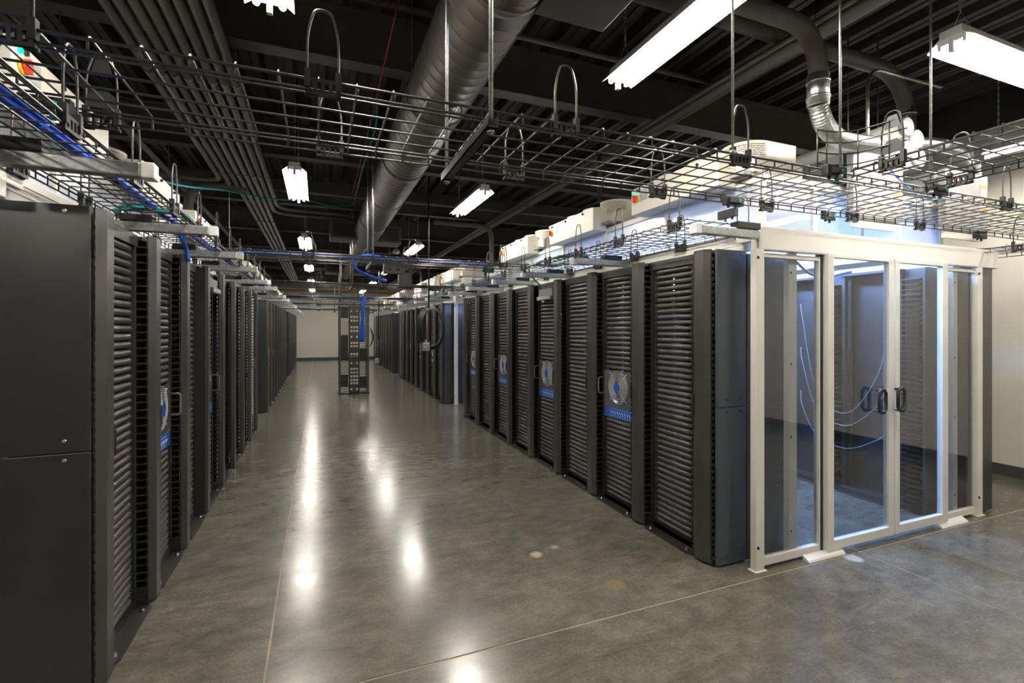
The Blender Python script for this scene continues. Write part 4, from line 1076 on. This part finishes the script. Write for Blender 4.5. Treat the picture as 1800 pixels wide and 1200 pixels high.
# cables seen inside the glazed aisle
t = thing('hanging_cables', 'pale cables hanging in loops on the racks inside the glazed aisle', 'cables', (0, 0, 0))
for k, (y0, z0, sag) in enumerate(((2.95, 1.7, .95), (2.95, 1.25, .60), (2.95, .80, .35))):
    m = MB(); m.tube(smooth_path([(4.66, 3.55, z0 + .15), (4.62, 3.5, z0), (4.62, 3.35, z0 - sag * .75), (4.60, 3.05, z0 - sag * .95), (4.62, 2.80, z0 - sag * .6), (4.66, 2.7, z0 - .1)], 8), 0.0042, 6); build('cable', m, M_WCABLE, t)
t = thing('grey_cable', 'grey cable swagging under the roof inside the glazed aisle', 'cable', (0, 0, 0))
m = MB(); m.tube(smooth_path([(3.40, 2.75, 2.28), (3.7, 2.85, 2.14), (4.1, 2.95, 2.05), (4.6, 3.0, 2.12)], 8), 0.012, 6); build('cable', m, M_GREYC, t)
t = thing('blue_cable', 'thin blue cable swagging in front of the grey cabinets above the header', 'cable', (0, 0, 0))
m = MB(); m.tube(smooth_path([(4.05, 2.38, 2.86), (4.2, 2.36, 2.74), (4.5, 2.36, 2.63), (4.8, 2.36, 2.68), (4.95, 2.38, 2.74)], 8), 0.007, 6); build('cable', m, M_TIE, t)

# ------------------------------------------------------------------ free standing two post rack in the aisle
t = thing('network_rack', 'free standing black open rack with square holes in the middle of the aisle', 'rack', (0.82, 12.34, 0))
def holed(w, h, x0, z0, holes, y, th):
    """flat plate with rectangular openings built from strips"""
    m = MB(); zs = sorted({z0, z0 + h, *[q[2] for q in holes], *[q[3] for q in holes]}); xs_ = sorted({x0, x0 + w, *[q[0] for q in holes], *[q[1] for q in holes]})
    for i in range(len(xs_) - 1):
        for j in range(len(zs) - 1):
            cx, cz = (xs_[i] + xs_[i + 1]) / 2, (zs[j] + zs[j + 1]) / 2
            if any(q[0] < cx < q[1] and q[2] < cz < q[3] for q in holes): continue
            m.box(xs_[i], xs_[i + 1], y, y + th, zs[j], zs[j + 1])
    return m
holes = []
for z in (1.96, 1.81, 1.72, 1.56, 1.47, 1.33, 1.18, 1.10, .91, .83, .69, .55, .46, .37, .28, .20, .06):
    cols = (0, 2) if z in (1.96, 1.33, .69, .06) else (0, 1, 2)
    for c_ in cols: holes.append((-.088 + c_ * .064, -.044 + c_ * .064, z + .03, z + .078))
build('spine_panel', holed(.245, 2.13, -.122, 0, holes, 0, .004), M_BLACK, t)
m = MB()
for sx in (-1, 1): m.box(sx * .122 - .004, sx * .122 + .004, .002, .14, 0, 2.13)
build('spine_side', m, M_BLACK, t)
for sx in (-1, 1):
    m = MB()
    for k in range(46):
        z = .062 + k * U; m.box(min(sx * .12, sx * .31), max(sx * .12, sx * .31), .03, .036, z - .007, z + .007)
    build('finger_comb', m, M_BLACK, t)
    m = MB(); a0, a1 = sorted((sx * .31, sx * .345)); m.prism([(a0, .0), (a1, .0), (a1, .16), (a0, .16)], .03, 2.12); build('door', m, M_DOOR, t)
    m = MB(); m.box(min(sx * .12, sx * .36), max(sx * .12, sx * .36), .0, .2, 2.09, 2.11); m.box(min(sx * .06, sx * .36), max(sx * .06, sx * .36), .0, .2, .0, .02); build('cross_bar', m, M_BLACK, t)
    m = MB(); m.box(sx * .33 - .01, sx * .33 + .01, .60, .72, 0, 2.1); build('post', m, M_BLACK, t)
m = MB(); m.box(-.36, .36, .0, .72, .0, .012); build('base_plate', m, M_BLACK, t)
for xa, xb, za, zb in ((-.31, -.14, .16, .45), (-.31, -.14, .80, 1.42), (-.31, -.14, 1.84, 2.06), (.13, .30, .12, .40), (.13, .30, .78, 1.10)):
    m = MB(); m.box(xa, xb, .10, .50, za, zb); build('equipment', m, M_BLACK, t)
m = MB(); m.box(-.36, .36, .58, .74, 2.09, 2.13); m.box(-.03, .03, .1, .7, 2.09, 2.12); build('cross_bar', m, M_BLACK, t)
m = MB()
for k in range(4):
    m.tube([(.36 + .06 * math.sin(PI * q / 10) * (1 + .2 * k), .02, 1.62 - .05 * k - .5 * q / 10 + .05 * k) for q in range(11)], .006, 5)
build('black_cables', m, M_BCABLE, t)
# waterfall panel over the rack
t = thing('cable_waterfall', 'black slotted cable drop plate on the tray above the free standing rack', 'tray', (.82, 12.42, 2.30))
m = MB(); m.box(-.35, .35, 0, .02, -.02, .02); m.box(-.35, .35, 0, .02, -.09, -.07)
for k in range(15): m.box(-.35 + k * .049, -.335 + k * .049, 0, .02, -.07, -.02)
m.box(-.02, .02, 0, .02, -.17, -.09); build('plate', m, M_BLACK, t)
# small shelf boxes fixed high on two racks
for side, y0, lab in (('right', 4.86, 'small grey shelf box fixed high on the fourth rack of the nearest right block'), ('left', 5.02, 'small grey shelf box fixed high on the fourth rack of the nearest left block')):
    sd, xf = ROWS[side]; t = thing('shelf_box', lab, 'box', (xf, y0, 1.92))
    m = MB(sd); m.cbox(-.01, .07, 0, .36, 0.0, .045, .003); m.cbox(.02, .07, 0, .36, .045, .13, .003); build('body', m, M_HANDLE, t)
    m = MB(sd); m.box(-.012, -.009, .02, .34, .006, .038); build('face_plate', m, M_GREYC, t)
# junction boxes under the second cross tray
t = thing('junction_box', 'black junction box pair under the second cross tray', 'box', (.86, 6.05, 2.36))
m = MB(); m.cbox(-.12, .13, -.06, .06, -.10, .02, .005); m.cbox(.06, .22, -.04, .06, -.26, -.09, .005); build('body', m, M_BLACK, t)
m = MB()
for x in (-.05, .05): m.disc((x, -.06, -.05), 'y', .018, -.004, 10)
build('knockout', m, M_HOLE, t)
# small ceiling objects
t = thing('ceiling_sensor', 'small round sensor hanging over the aisle between the strip lights', 'sensor', (1.62, 11.0, 3.30))
m = MB(); m.cyl((0, 0, .06), (0, 0, .9), .008, 6); build('stem', m, M_GALV, t)
m = MB(); m.tube([(0, 0, .06), (0, 0, .0), (0, 0, -.05)], [.05, .09, .05], 12); build('head', m, M_CAP, t)

print('objects', len(bpy.data.objects), 'tris', sum(len(m.polygons) for m in bpy.data.meshes))
